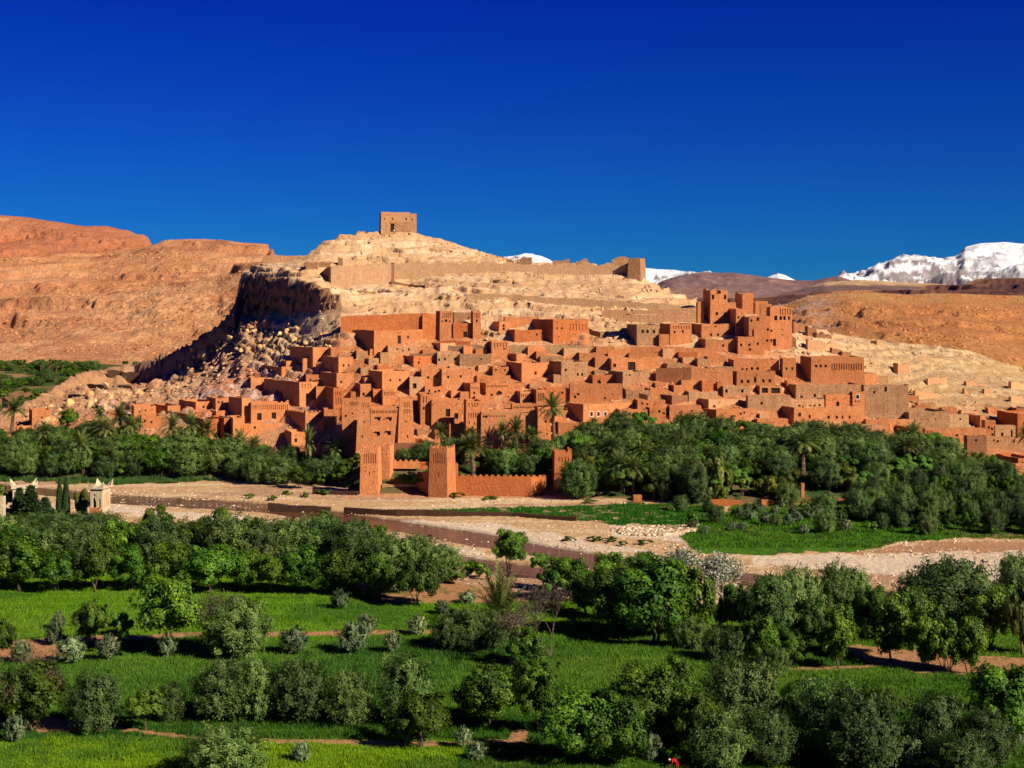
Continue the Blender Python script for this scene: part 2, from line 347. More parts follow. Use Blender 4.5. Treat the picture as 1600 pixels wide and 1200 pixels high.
    put(br, (0.47, 0.235, 0.11)); put(br * sstep(0.1, 0.4, n3), (0.36, 0.18, 0.08)); put(br * sstep(0.2, 0.45, n2) * 0.6, (0.08, 0.12, 0.02))
    C *= (1 + 0.22 * n3 + 0.12 * n2)[..., None]
    return np.clip(C, 0.005, 0.9), wet, bed, fg, br

def rough_height(px, D, z, t):
    X = PX(px, D)
    n1 = fbm(X * 0.05, D * 0.05, 4, 1)
    rock = sstep(0.4, 1.0, t) * sstep(K - 1.0, K - 1.6, t)
    up = sstep(2.6, 3.2, t) + sstep(1240, 1330, px) * sstep(1.0, 2.0, t) + sstep(540, 450, px) * sstep(1.0, 2.0, t)
    up = np.clip(up, 0, 1) * rock
    # strata ledges
    s = 2.1; q = z + n1 * 3.0 + X * 0.01; fr = q / s - np.floor(q / s); ledge = (sstep(0.38, 0.58, fr) - fr) * s
    cut = sstep(-0.25, 0.2, fbm(X * 0.04, z * 0.12, 3, 14))
    dz = up * cut * ledge * 1.15
    dz = dz + up * (fbm(X * 0.08, D * 0.13, 5, 4) * 0.8 + fbm(X * 0.5, D * 0.9, 3, 5) * 0.4 + up * (ridged(X * 0.13, D * 0.40, 4, 19) - 0.6) * 0.75)
    dz = dz * (1 - 0.5 * sstep(1250, 1350, px)); dz = dz + rock * (1 - up) * fbm(X * 0.2, D * 0.2, 4, 6) * 0.45
    lt = sstep(290, 240, px) * sstep(3.2, 4.0, t) * sstep(8.0, 7.0, t); dz = dz + lt * ((ridged(X * 0.12, D * 0.07, 4, 28) - .6) * 3.0 + fbm(X * .4, D * .3, 3, 29) * .9)
    L = sstep(540, 470, px) * sstep(1.2, 2.0, t) * sstep(4.2, 3.9, t)
    dz = dz + L * (ridged(X * 0.10 + D * 0.03, D * 0.055, 4, 8) - 0.6) * 4.5 * sstep(500, 420, px) + L * fbm(X * 0.45, D * 0.45, 3, 88) * 1.3 * sstep(500, 420, px)
    cl = sstep(366, 376, px) * sstep(545, 525, px) * sstep(4.0, 4.6, t) * sstep(7, 5, t)
    dz = dz + cl * fbm(X * 0.12, z * 0.10, 4, 12) * 1.5
    back = sstep(K - 1.3, K - 1.0, t); dz = dz + back * sstep(480, 700, D) * fbm(X * 0.01, D * 0.01, 4, 15) * 2.0
    return dz

pcols = np.concatenate([np.arange(-700, -60, 20), np.arange(-60, 1662, 2.6), np.arange(1680, 2301, 20)])
rows = np.concatenate([np.arange(-400, 0, 100), np.arange(0, 140, 10), np.arange(140, 300, 0.7), np.arange(300, 372, 0.7), np.arange(372, 560, 0.6), np.arange(560, 700, 3), np.arange(700, 1300, 12), 1300 * 1.18 ** np.arange(0, 26)])
PXg, Dg = np.meshgrid(pcols, rows)
Zg = np.zeros_like(PXg); Tg = np.zeros_like(PXg)
for j, p in enumerate(pcols):
    Dk, zk = ctrl(p); Zg[:, j] = np.interp(rows, Dk, zk); Tg[:, j] = np.interp(rows, Dk, np.arange(K))
Zg += camhill(Dg)
Deff = np.maximum(Dg, 140)
Cg, WETg, BEDg, FGg, BRg = zone_colors(PXg, Dg, Zg, Tg, None)
Z2 = Zg + rough_height(PXg, Dg, Zg, Tg)
Xg = PX(PXg, Deff)
val = Tg <= 0.0
Z2 += val * (fbm(Xg * 0.25, Dg * 0.25, 4, 40) * 0.10 + BEDg * fbm(Xg * 1.3, Dg * 1.3, 2, 41) * 0.12 + BEDg * fbm(Xg * 0.05, Dg * 0.12, 3, 42) * 0.22)
WS = WETg.astype(float)
for _ in range(5):
    WS[1:-1] = (WS[:-2] + 2 * WS[1:-1] + WS[2:]) / 4; WS[:, 1:-1] = (WS[:, :-2] + 2 * WS[:, 1:-1] + WS[:, 2:]) / 4
Z2 -= np.clip(WS * 1.3, 0, 1) * 0.62
Cg *= (1 - 0.5 * np.clip(WS * 2.5, 0, 1))[..., None]
Z2 += FGg * fbm(Xg * 0.03, Dg * 0.06, 3, 43) * 0.5 + BRg * 0.1
nr, nc = PXg.shape
sty = np.gradient(Zg, axis=0) / np.gradient(Dg, axis=0)
steep = sstep(0.9, 2.5, np.abs(sty)) * (Tg > 1) * (Dg < 620); steep += 0.55 * (Tg > 3) * (Tg < 7.2) * (Dg < 620)
steep = np.clip(steep, 0, 1)
Dy = Dg + steep * (fbm(Z2 * 0.75 + Xg * 0.05, Xg * 0.04, 3, 61) * 3.2 + fbm(Xg * 0.35, Z2 * 0.5, 4, 62) * 2.2)
V = np.stack([Xg, Dy, Z2], -1).reshape(-1, 3); V_ground = V
ii = np.arange(nr * nc).reshape(nr, nc)
Q = np.stack([ii[:-1, :-1], ii[:-1, 1:], ii[1:, 1:], ii[1:, :-1]], -1).reshape(-1, 4)
m, t_, b_ = mat('ground')
a_ = N(t_, 'ShaderNodeAttribute', attribute_name='albedo')
wp_ = worldpos(t_)
fine = noise(t_, 1.6, 9, 0.75, wp_)
c_ = mixc(t_, 0.8, a_.outputs['Color'], ramp(t_, fine, [(0.28, (0.5,) * 3), (0.5, (1,) * 3), (0.72, (1.4,) * 3)]), 'MULTIPLY')
t_.links.new(c_, b_.inputs['Base Color']); bump(t_, b_, noise(t_, 0.9, 10, 0.78, wp_), 0.9, 0.8)
M['ground'] = m
ground = mesh('ground', V, Q, m, smooth=False); tag(ground, kind='structure')
vcol(ground, 'albedo', Cg.reshape(-1, 3))

def gz(px, D):
    """finished ground height at a picture column and distance"""
    a = np.array([[float(px)]]); d = np.array([[float(D)]])
    z = np.array([[float(hbase(px, D))]]); t = np.array([[float(tpar(px, D))]])
    return float((z + rough_height(a, d, z, t))[0, 0])

# river
wv = [(PX(-300, 411), 411, -0.34), (PX(1900, 411), 411, -0.34), (PX(2300, 225), 225, -0.34), (PX(-300, 225), 225, -0.34)]
m, t_, b_ = mat('river water', 0.08, 0.5)
t_.links.new(mixc(t_, noise(t_, 0.25, 4, 0.6, worldpos(t_, (0.4, 1.6, 1))), (0.09, 0.038, 0.024), (0.15, 0.065, 0.04)), b_.inputs['Base Color'])
bump(t_, b_, noise(t_, 1.3, 5, 0.65, worldpos(t_, (0.6, 1.8, 1))), 0.12, 0.7)
river = mesh('river', [wv[3], wv[2], wv[1], wv[0]], [(0, 1, 2, 3)], m); tag(river, kind='structure')

# ---------------------------------------------------------------- far hills and mountains
def range_mesh(name, sky, base, D0, D1, D2, amp, fs, seed, color_fn, nrow=60, step=4, noise_h=None, lo=-400, hi=2000, spiky=False, pw=1.0, rg=0.0):
    """ridge whose skyline passes the picture points `sky`, foot row `base` at D0, crest at D1, back foot at D2"""
    xs = np.arange(lo, hi, step); ds = np.concatenate([np.linspace(D0, D1, nrow), np.linspace(D1, D2, 14)[1:]])
    Pg, Dd = np.meshgrid(xs, ds)
    zc = CZ - (np.interp(xs, [p[0] for p in sky], [p[1] for p in sky]) - HZ) / F * D1
    zb = np.full(xs.shape, CZ - (base - HZ) / F * D0) if np.isscalar(base) else CZ - (np.interp(xs, [p[0] for p in base], [p[1] for p in base]) - HZ) / F * D0
    u = np.clip((Dd - D0) / (D1 - D0), 0, 1); bk = np.clip((Dd - D1) / (D2 - D1), 0, 1)
    z = zb + (zc - zb) * u ** pw; z = z * (1 - bk) + (np.minimum(zb, 0) - 20) * bk
    X = PX(Pg, Dd)
    env = np.sin(np.pi * np.clip(u, 0, 1) ** 1.2) * 0.9 + 0.08
    z = z + (ridged(X / fs, Dd / fs, 6, seed, 0.58) - 0.62) * amp * env + fbm(X / fs * 5, Dd / fs * 5, 3, seed + 3) * amp * 0.12 * (0.15 + env) + (ridged(X / fs * 9, Dd / fs * 9, 3, seed + 5, 0.6) - .6) * rg * sstep(-.25, .3, fbm(X / fs * 1.5, Dd / fs * 1.5, 3, seed + 9)) * (0.3 + env)
    if noise_h is not None: z = z + noise_h(Pg, Dd, X, z, u)
    V = np.stack([X, Dd, z], -1).reshape(-1, 3); nr, nc = Pg.shape
    ii = np.arange(nr * nc).reshape(nr, nc); Q = np.stack([ii[:-1, :-1], ii[:-1, 1:], ii[1:, 1:], ii[1:, :-1]], -1).reshape(-1, 4)
    o = mesh(name, V, Q, None); tag(o, kind='structure')
    gy, gx = np.gradient(z); dx = np.gradient(X, axis=1); dy = np.gradient(Dd, axis=0)
    sl = np.hypot(gx / dx, gy / dy)
    vcol(o, 'albedo', np.clip(color_fn(Pg, Dd, X, z, u, sl), 0.005, 0.9).reshape(-1, 3)); return o
def range_mat(name, sc_, bd, lo=0.55, hi=1.35):
    m, t, b = mat(name); a = N(t, 'ShaderNodeAttribute', attribute_name='albedo'); wp = worldpos(t, (sc_, sc_, sc_))
    f = noise(t, 1.0, 10, 0.8, wp)
    t.links.new(mixc(t, 0.9, a.outputs['Color'], ramp(t, f, [(0.3, (lo,) * 3), (0.5, (1,) * 3), (0.7, (hi,) * 3)]), 'MULTIPLY'), b.inputs['Base Color'])
    v = N(t, 'ShaderNodeTexVoronoi'); v.inputs['Scale'].default_value = 1.6; t.links.new(wp, v.inputs['Vector'])
    ad = N(t, 'ShaderNodeMath', operation='MULTIPLY_ADD'); ad.inputs[1].default_value = 0.35; t.links.new(v.outputs['Distance'], ad.inputs[0]); t.links.new(noise(t, 0.7, 12, 0.8, wp), ad.inputs[2])
    bump(t, b, ad.outputs[0], bd, 1.0); return m
def mix3(a, b, f): f = np.clip(f, 0, 1)[..., None]; return np.asarray(a) * (1 - f) + np.asarray(b) * f

def strata(s, amt, seed):
    def fn(Pg, Dd, X, z, u):
        q = z + fbm(X * 0.004, Dd * 0.004, 3, seed) * s * 1.4; fr = q / s - np.floor(q / s)
        return (sstep(0.35, 0.6, fr) - fr) * s * amt * sstep(0, 0.1, u) * sstep(-0.3, 0.3, fbm(X * 0.006, Dd * 0.006, 3, seed + 1))
    return fn
def c_left(Pg, Dd, X, z, u, sl):
    n = fbm(X * 0.006, Dd * 0.006, 4, 61); n2 = fbm(X * 0.05, Dd * 0.05, 4, 62)
    C = mix3((0.60, 0.27, 0.115), (0.64, 0.33, 0.16), 0.5 + n); C = mix3(C, (0.50, 0.20, 0.085), sstep(0.1, 0.4, n2) * 0.7)
    C = mix3(C, (0.68, 0.37, 0.165), sstep(0.15, 0.45, fbm(X * 0.002, z * 0.06, 3, 63)) * 0.8)
    C = mix3(C, (0.34, 0.13, 0.06), sstep(0.80, 0.95, u) * sstep(0.02, 0.3, fbm(X * 0.03, z * 0.12, 4, 68)) * .8); C = mix3(C, (0.40, 0.155, 0.07), sstep(0.1, 0.35, fbm(X * 0.012, z * 0.10, 4, 69)) * .55)
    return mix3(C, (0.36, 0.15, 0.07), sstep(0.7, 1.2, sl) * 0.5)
hm = range_mat('desert rock', 0.22, 4.0, 0.45, 1.4)
hl1 = range_mesh('hill', [(-400,470),(-100,480),(0,470),(100,462),(180,455),(280,440),(340,432),(380,412),(425,398),(470,420),(560,430)], [(-400,570),(130,568),(250,572),(600,600)], 1080, 1420, 2000, 20, 130, 301, c_left, 150, 3, strata(16, 1.1, 64), -400, 620, pw=0.85, rg=7)
hl1.data.materials.append(hm)
hl2 = range_mesh('hill', [(-400,400),(0,400),(150,402),(235,384),(255,376),(320,372),(352,373),(380,380),(405,382),(420,386),(428,398),(470,440),(600,470)], 520, 1400, 1950, 2600, 18, 260, 311, c_left, 130, 3, strata(14, 0.7, 65), -400, 620, rg=7)
hl2.data.materials.append(hm)
def c_red(Pg, Dd, X, z, u, sl):
    C = c_left(Pg, Dd, X, z, u, sl); n = fbm(X * 0.004, z * 0.03, 3, 66)
    C = mix3(C, (0.42, 0.10, 0.05), sstep(60, 0, Pg) * sstep(0.1, 0.3, u) * sstep(0.75, 0.4, u))
    return mix3(C, (0.46, 0.17, 0.08), sstep(0, 0.3, n))
hl3 = range_mesh('hill', [(-400,318),(0,336),(50,341),(90,347),(120,352),(170,355),(205,362),(228,368),(236,380),(244,420),(300,440)], 430, 1900, 2500, 3200, 34, 200, 321, c_red, 110, 3, strata(30, 1.0, 67), -400, 300, rg=16)
hl3.data.materials.append(hm)
def c_right(Pg, Dd, X, z, u, sl):
    n = fbm(X * 0.006, Dd * 0.006, 4, 71); n2 = fbm(X * 0.06, Dd * 0.05, 4, 72)
    C = mix3((0.57, 0.22, 0.075), (0.60, 0.265, 0.095), 0.5 + n); C = mix3(C, (0.46, 0.17, 0.06), sstep(0.05, 0.4, n2) * 0.6)
    C = mix3(C, (0.52, 0.20, 0.08), sstep(0.0, 0.4, fbm(X * 0.004, Dd * 0.012, 3, 73)) * 0.7)
    C = mix3(C, (0.56, 0.36, 0.14), sstep(0.75, 0.95, u) * sstep(0.0, 0.3, n2 + n) * 0.7)
    return mix3(C, (0.46, 0.33, 0.28), sstep(1330, 1270, Pg) * sstep(0.2, 0.5, u) * 0.6 * sstep(-0.2, 0.2, n2))
hr = range_mesh('hill', [(900,490),(1150,485),(1230,474),(1262,462),(1330,455),(1420,460),(1500,458),(1600,463),(2000,470)], [(900,640),(1240,620),(1400,590),(1500,600),(1600,640),(2000,660)], 640, 1300, 1800, 14, 160, 331, c_right, 170, 3, strata(7, 0.45, 74), 900, 2000, pw=1.0, rg=4.5)
hr.data.materials.append(hm)
def c_far(Pg, Dd, X, z, u, sl):
    C = mix3((0.36, 0.18, 0.10), (0.60, 0.38, 0.20), sstep(-0.1, 0.4, fbm(X * 0.002, Dd * 0.002, 4, 81))); return mix3(C, (0.20, 0.12, 0.11), sstep(0, 0.3, fbm(X * 0.001, z * 0.04, 3, 82)))
h4 = range_mesh('hills', [(800,470),(1100,466),(1180,462),(1240,455),(1290,441),(1340,438),(1400,440),(1460,443),(1500,448),(1600,450),(2000,450)], 478, 2600, 4200, 5200, 45, 420, 341, c_far, 60, 3, None, 800, 2000)
h4.data.materials.append(range_mat('far desert rock', 0.02, 12))
def c_mesa(Pg, Dd, X, z, u, sl):
    C = mix3((0.17, 0.075, 0.055), (0.07, 0.035, 0.035), sstep(-0.2, 0.3, fbm(X * 0.01, z * 0.10, 4, 84))); return mix3(C, (0.42, 0.22, 0.12), sstep(0.93, 1.0, u))
def mesa_h(Pg, Dd, X, z, u): return -(sstep(0.0, 1, u) * 0) + 0
h5 = range_mesh('hills', [(1000,472),(1130,468),(1240,462),(1300,457),(1400,453),(1480,446),(1540,437),(1600,433),(2000,431)], [(1000,480),(1500,474),(1600,470),(2000,468)], 1900, 2150, 2700, 22, 90, 351, c_mesa, 60, 2.5, strata(9, 0.8, 85), 1000, 2000)
h5.data.materials.append(range_mat('dark desert rock', 0.04, 6))
def c_purple(Pg, Dd, X, z, u, sl):
    return mix3((0.22, 0.13, 0.125), (0.32, 0.18, 0.14), sstep(-0.1, 0.3, fbm(X * 0.002, Dd * 0.002, 4, 86)))
h6 = range_mesh('hills', [(900,470),(1015,450),(1035,438),(1060,430),(1100,426),(1150,427),(1200,434),(1240,438),(1270,438),(1290,434),(1310,431),(1335,438),(1420,446),(2000,470)], 476, 5200, 7000, 8500, 110, 700, 361, c_purple, 70, 2.5, None, 900, 2000)
h6.data.materials.append(range_mat('purple rock', 0.012, 20))
def c_snow(Pg, Dd, X, z, u, sl):
    n = fbm(X * 0.0022, z * 0.008, 6, 91, 0.65); r = sstep(-0.10, 0.06, n + (sl - 0.5) * 0.5 - (u - 0.55) * 0.35)
    r = r * sstep(1750, 1380, Pg + 300 * (n - .2) + 260 * (u - .6)) ; r = np.maximum(r, sstep(0.45, 0.2, u) * sstep(-0.1, 0.2, n))
    return mix3((0.86, 0.88, 0.92), (0.20, 0.15, 0.15), r * 0.9)
h7 = range_mesh('mountains', [(600,440),(770,412),(790,400),(815,397),(845,399),(860,406),(880,420),(940,425),(985,412),(1005,417),(1030,419),(1055,423),(1078,427),(1095,436),(1150,445),(1195,434),(1205,429),(1216,426),(1226,429),(1240,436),(1290,444),(1305,436),(1315,431),(1330,433),(1352,431),(1372,414),(1388,410),(1403,402),(1412,398),(1424,402),(1440,404),(1475,404),(1495,400),(1508,388),(1530,383),(1570,380),(1600,381),(1700,372),(2000,385)], 474, 17000, 22000, 27000, 760, 1900, 371, c_snow, 90, 2, None, 600, 2000)
h7.data.materials.append(range_mat('snow and rock', 0.004, 60, 0.8, 1.1))
# ---------------------------------------------------------------- houses
class MB:
    def __init__(s): s.v = []; s.f = []
    def quad(s, a, b, c, d):
        n = len(s.v); s.v += [a, b, c, d]; s.f.append((n, n + 1, n + 2, n + 3))
    def box(s, x0, x1, y0, y1, z0, z1):
        n = len(s.v)
        s.v += [(x0,y0,z0),(x1,y0,z0),(x1,y1,z0),(x0,y1,z0),(x0,y0,z1),(x1,y0,z1),(x1,y1,z1),(x0,y1,z1)]
        s.f += [(n,n+3,n+2,n+1),(n+4,n+5,n+6,n+7),(n,n+1,n+5,n+4),(n+1,n+2,n+6,n+5),(n+2,n+3,n+7,n+6),(n+3,n,n+4,n+7)]
    def map(s, fn): s.v = [fn(*p) for p in s.v]
    def build(s, name, mt, parent=None, smooth=False): return mesh(name, s.v, s.f, mt, parent, smooth)

def solve_face(xl, xm, xr, xR, D):
    """facade angle, width and depth from the picture columns of the building's corners"""
    Xm = PX(xm, D); kr = (xr - 800) / F; kl = (xl - 800) / F
    def width(a): return (kr * D - Xm) / (math.cos(a) - kr * math.sin(a))
    if xR is not None:                                   # right flank in view
        kR = (xR - 800) / F
        for deg in range(0, 46):
            a = -R(deg); wd = width(a); bx = Xm + wd * math.cos(a); by = D + wd * math.sin(a)
            den = -math.sin(a) - kR * math.cos(a)
            if den <= 0.01: continue
            d = (kR * by - bx) / den
            if 0 < d < min(16, max(4.5, wd * 1.1)): return a, wd, d
        return -R(25), width(-R(25)), 6
    if xm - xl < 0.5:
        a = max(R(4), math.atan2(-kr, 1) + R(3)) + R(random.uniform(0, 6)); a = min(a, R(24))
        wd = width(a); return a, wd, max(3.5, min(8, wd * 0.8))
    lim = max(10.0, (xm - xl) / F * D * 2.0)
    for deg in range(4, 37):
        a = R(deg); den = math.sin(a) + kl * math.cos(a)
        if den <= 0.01: continue
        d = (Xm - kl * D) / den
        if d < lim: return a, width(a), max(d, 2.5)
    den = math.sin(R(36)) + kl * math.cos(R(36)); return R(36), width(R(36)), min(24, (Xm - kl * D) / max(den, .2))

def anchor(px):
    for lim, t in ((130, 'at the far left'), (262, 'below the rockfall on the left'), (345, 'beside the left palms'), (460, 'left of the twin-towered kasbah'), (558, 'just left of the twin-towered kasbah'),
                   (650, 'in line with the twin-towered kasbah'), (728, 'between the two big kasbahs'), (800, 'above the left gate-side palms'), (870, 'in line with the tallest palm'), (960, 'right of the tallest palm'),
                   (1045, 'below the rampart end tower'), (1110, 'left of the ruined hilltop kasbah'), (1180, 'below the ruined hilltop kasbah'), (1245, 'right below the ruined hilltop kasbah'), (1350, 'right of the hilltop kasbah'), (1450, 'near the right end of town'), (9999, 'at the far right')):
        if px < lim: return t
def nword(n): return ['no', 'one', 'two', 'three', 'four', 'five', 'six', 'seven', 'eight', 'nine', 'ten'][min(n, 10)]

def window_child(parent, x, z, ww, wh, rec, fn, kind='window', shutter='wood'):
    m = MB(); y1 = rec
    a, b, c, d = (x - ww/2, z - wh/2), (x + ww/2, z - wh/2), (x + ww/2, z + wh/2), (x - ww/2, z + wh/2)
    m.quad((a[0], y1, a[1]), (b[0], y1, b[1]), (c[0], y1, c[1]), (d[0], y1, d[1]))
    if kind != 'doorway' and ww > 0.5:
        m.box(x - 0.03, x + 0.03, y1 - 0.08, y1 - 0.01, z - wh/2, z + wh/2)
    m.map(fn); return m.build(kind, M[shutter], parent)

def house(xl, xm, xr, yt, yb, mt='mud', feats=(), xR=None, D=None, label=None, cat='house', name='earth_house', batter=0.02, jag=0.17, roof=True, depth=None, group='mud brick houses of the ksar', found=4.0, maxw=None, ang=None):
    D = D or hit((xm + xr) / 2 if xr - xm < 30 else xm + 8, yb)
    a, wd, dp = solve_face(xl, xm, xr, xR, D)
    if depth and not (xm - xl > 10 and xR is None): dp = depth
    if ang is not None: k_ = (xr - 800) / F; a = ang; wd = (k_ * D - PX(xm, D)) / (math.cos(a) - k_ * math.sin(a))
    ca, sa = math.cos(a), math.sin(a); X0 = PX(xm, D); Zb = PZ(yb, D); H = (yb - yt) / F * D
    root = empty(name, (X0, D, Zb), a)
    cx, cy = wd / 2, dp / 2
    def fn(x, y, z):
        s = 1 - batter * max(-0.3, z / H)
        if z > H * 1.3: s = 1 - batter * 1.3
        return (cx + (x - cx) * s, cy + (y - cy) * s, z)
    def loc(px, py):
        k = (px - 800) / F; x = (k * D - X0) / (ca - k * sa); Y = D + x * sa
        return x, CZ - (py - HZ) / F * Y - Zb
    holes = []; nwin = 0; kinds = []
    for f in feats:
        if f[0] in 'wad':
            x, z = loc(f[1], f[2]); s = D / F
            ww = (f[3] if len(f) > 3 else 3.4) * s; wh = (f[4] if len(f) > 4 else 4.0) * s
            if f[0] == 'd': z += wh / 2
            holes.append((x, z, ww, wh, {'w': 'window', 'a': 'window', 'd': 'doorway'}[f[0]], f[0])); nwin += f[0] != 'd'
            kinds.append(f[0])
        elif f[0] == 'n':
            _, x0, x1, y0, y1, n = f; kinds.append('n')
            for i in range(n):
                px = x0 + (x1 - x0) * (i + 0.5) / n; x, zt = loc(px, y0); _, zb = loc(px, y1)
                holes.append((x, (zt + zb) / 2, (x1 - x0) / n * D / F * 0.52, zt - zb, 'niche', 'n'))
    if not any(k in 'wad' for k in kinds) and wd > 4 and H > 3 and roof:
        for i in range(random.choice([1, 2, 2, 3])):
            x = random.uniform(0.15, 0.85) * wd; z = random.uniform(0.45, 0.75) * H
            if all(abs(x - h[0]) > 1.0 for h in holes if h[4] != 'niche'): holes.append((x, z, random.uniform(0.45, 0.65), random.uniform(0.5, 0.8), 'window', 'w')); nwin += 1
        if random.random() < .22 and wd > 5 and H > 3: x = random.uniform(.25, .75) * wd; holes.append((x, H * .38, random.uniform(1.0, 1.9), random.uniform(1.2, 1.9), 'window', 'w')) if all(abs(x - h[0]) > 1.8 for h in holes) else None
    tk = 0.4; rim = H - 0.5
    ok = []
    for h in holes:
        x, z, ww, wh = h[:4]; x = min(max(x, ww/2 + 0.15), wd - ww/2 - 0.15)
        zt = min(z + wh/2, rim - 0.08); zb = z - wh/2
        if zt - zb < 0.25 or ww > wd * 0.7: continue
        if any(abs(x - o[0]) < (ww + o[2]) / 2 + 0.05 and abs((zt + zb)/2 - o[1]) < (zt - zb + o[3]) / 2 + 0.05 for o in ok): continue
        ok.append((x, (zt + zb) / 2, ww, zt - zb, h[4], h[5]))
    holes = ok
    b = MB()
    xs = sorted({0.0, wd} | {h[0] + s_ * h[2] / 2 for h in holes for s_ in (-1, 1)}); zs = sorted({-found, rim} | {h[1] + s_ * h[3] / 2 for h in holes for s_ in (-1, 1)})
    # merge vertical runs of solid cells into one quad
    for i in range(len(xs) - 1):
        xc = (xs[i] + xs[i+1]) / 2; run = zs[0]
        for j in range(len(zs) - 1):
            zc = (zs[j] + zs[j+1]) / 2
            solid = not any(abs(xc - h[0]) < h[2] / 2 and abs(zc - h[1]) < h[3] / 2 for h in holes)
            if not solid:
                if zs[j] > run: b.quad((xs[i], 0, run), (xs[i+1], 0, run), (xs[i+1], 0, zs[j]), (xs[i], 0, zs[j]))
                run = zs[j+1]
        if rim > run: b.quad((xs[i], 0, run), (xs[i+1], 0, run), (xs[i+1], 0, rim), (xs[i], 0, rim))
    for (x, z, ww, wh, kd, k0) in holes:
        rec = 0.22 if kd == 'niche' else 0.38; x0, x1, z0, z1 = x - ww/2, x + ww/2, z - wh/2, z + wh/2
        b.quad((x0,0,z0),(x0,rec,z0),(x0,rec,z1),(x0,0,z1)); b.quad((x1,0,z1),(x1,rec,z1),(x1,rec,z0),(x1,0,z0))
        b.quad((x0,0,z1),(x0,rec,z1),(x1,rec,z1),(x1,0,z1)); b.quad((x0,0,z0),(x1,0,z0),(x1,rec,z0),(x0,rec,z0))
        if kd == 'niche': b.quad((x0,rec,z0),(x1,rec,z0),(x1,rec,z1),(x0,rec,z1))
        if k0 == 'a':                                      # arch: fill the upper corners
            for sgn in (-1, 1):
                n = len(b.v); xe = x + sgn * ww/2; b.v += [(xe, 0.003, z1), (x + sgn * ww * 0.12, 0.003, z1), (xe, 0.003, z1 - wh * 0.32)]; b.f.append((n, n+1, n+2))
    b.quad((0,dp,-found),(0,0,-found),(0,0,rim),(0,dp,rim)); b.quad((wd,0,-found),(wd,dp,-found),(wd,dp,rim),(wd,0,rim)); b.quad((wd,dp,-found),(0,dp,-found),(0,dp,rim),(wd,dp,rim))
    # rim with an uneven top
    def side(p0, p1, q0, q1):
        L = math.dist(p0, p1); n = max(1, int(L / (1.3 if jag > 0.3 else 2.2))); pz = None
        hs_ = [H + random.uniform(-jag, jag * 0.4) for _ in range(n + 1)]
        if jag > 0.3:
            for k in range(1, n + 1): hs_[k] = min(H, max(H - 2.6 * jag, hs_[k-1] + random.uniform(-jag, jag)))
        hs_[0] = hs_[-1] = H - (0 if jag < .3 else random.uniform(0, jag))
        for k in range(n):
            t0, t1 = k / n, (k + 1) / n
            P_ = lambda A, B, t: (A[0] + (B[0] - A[0]) * t, A[1] + (B[1] - A[1]) * t)
            o0, o1, i0, i1 = P_(p0, p1, t0), P_(p0, p1, t1), P_(q0, q1, t0), P_(q0, q1, t1)
            r_ = min(rim, hs_[k] , hs_[k+1]) if jag > .3 else rim
            zlow = rim
            if jag > .3: zlow = rim - 2.6 * jag
            b.quad((*o0, rim if jag < .3 else min(rim, hs_[k])), (*o1, rim if jag < .3 else min(rim, hs_[k+1])), (*o1, max(hs_[k+1], rim) if jag < .3 else hs_[k+1] + .001), (*o0, max(hs_[k], rim) if jag < .3 else hs_[k] + .001))
            b.quad((*o0, hs_[k]), (*o1, hs_[k+1]), (*i1, hs_[k+1]), (*i0, hs_[k]))
            b.quad((*i1, hi0), (*i0, hi0), (*i0, hs_[k]), (*i1, hs_[k+1]))
    hi0 = rim - 0.35 if roof else -found * 0.5
    if jag > .3: rim2 = rim
    side((0,0),(wd,0),(tk,tk),(wd-tk,tk)); side((wd,0),(wd,dp),(wd-tk,tk),(wd-tk,dp-tk)); side((wd,dp),(0,dp),(wd-tk,dp-tk),(tk,dp-tk)); side((0,dp),(0,0),(tk,dp-tk),(tk,tk))
    if any(f[0] == 'c' for f in feats):                     # stepped corner horns and merlons
        n = max(2, int(wd / 1.3))
        for k in range(n):
            x = (k + 0.5) * wd / n; b.box(x - 0.28, x + 0.28, 0.02, tk, H - 0.05, H + 0.38)
        n = max(2, int(dp / 1.3))
        for k in range(n):
            y = (k + 0.5) * dp / n; b.box(wd - tk, wd - 0.02, y - 0.28, y + 0.28, H - 0.05, H + 0.38); b.box(0.02, tk, y - 0.28, y + 0.28, H - 0.05, H + 0.38)
        for (x, y) in ((0.01, 0.01), (wd - 0.46, 0.01), (0.01, dp - 0.46), (wd - 0.46, dp - 0.46)): b.box(x, x + 0.45, y, y + 0.45, H - 0.06, H + 0.72)
    b.map(fn); b.build('wall', M[mt], root)
    if roof:
        r_ = MB(); z = rim - 0.28; r_.quad((tk*.5, tk*.5, z), (wd - tk*.5, tk*.5, z), (wd - tk*.5, dp - tk*.5, z), (tk*.5, dp - tk*.5, z)); r_.map(fn); r_.build('roof', M['roof'], root)
    for (x, z, ww, wh, kd, k0) in holes:
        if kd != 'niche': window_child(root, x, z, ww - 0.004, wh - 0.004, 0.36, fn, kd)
    for f in feats:
        if f[0] == 'h':                                     # small hood over a window
            x, z = loc(f[1], f[2]); m = MB(); m.box(x - 0.75, x + 0.75, -0.55, 0.02, z, z + 0.16); m.map(fn); m.build('window_hood', M[mt], root)
        if f[0] == 'f':                                     # white painted frame
            x, z = loc(f[1], f[2]); ww, wh = f[3] * D / F, f[4] * D / F; m = MB()
            for (u0, u1, w0, w1) in ((-ww/2 - .1, ww/2 + .1, wh/2, wh/2 + .12), (-ww/2 - .1, ww/2 + .1, -wh/2 - .12, -wh/2), (-ww/2 - .1, -ww/2, -wh/2, wh/2), (ww/2, ww/2 + .1, -wh/2, wh/2)): m.box(x + u0, x + u1, -0.05, 0.03, z + w0, z + w1)
            m.map(fn); m.build('window_frame', M['white'], root)
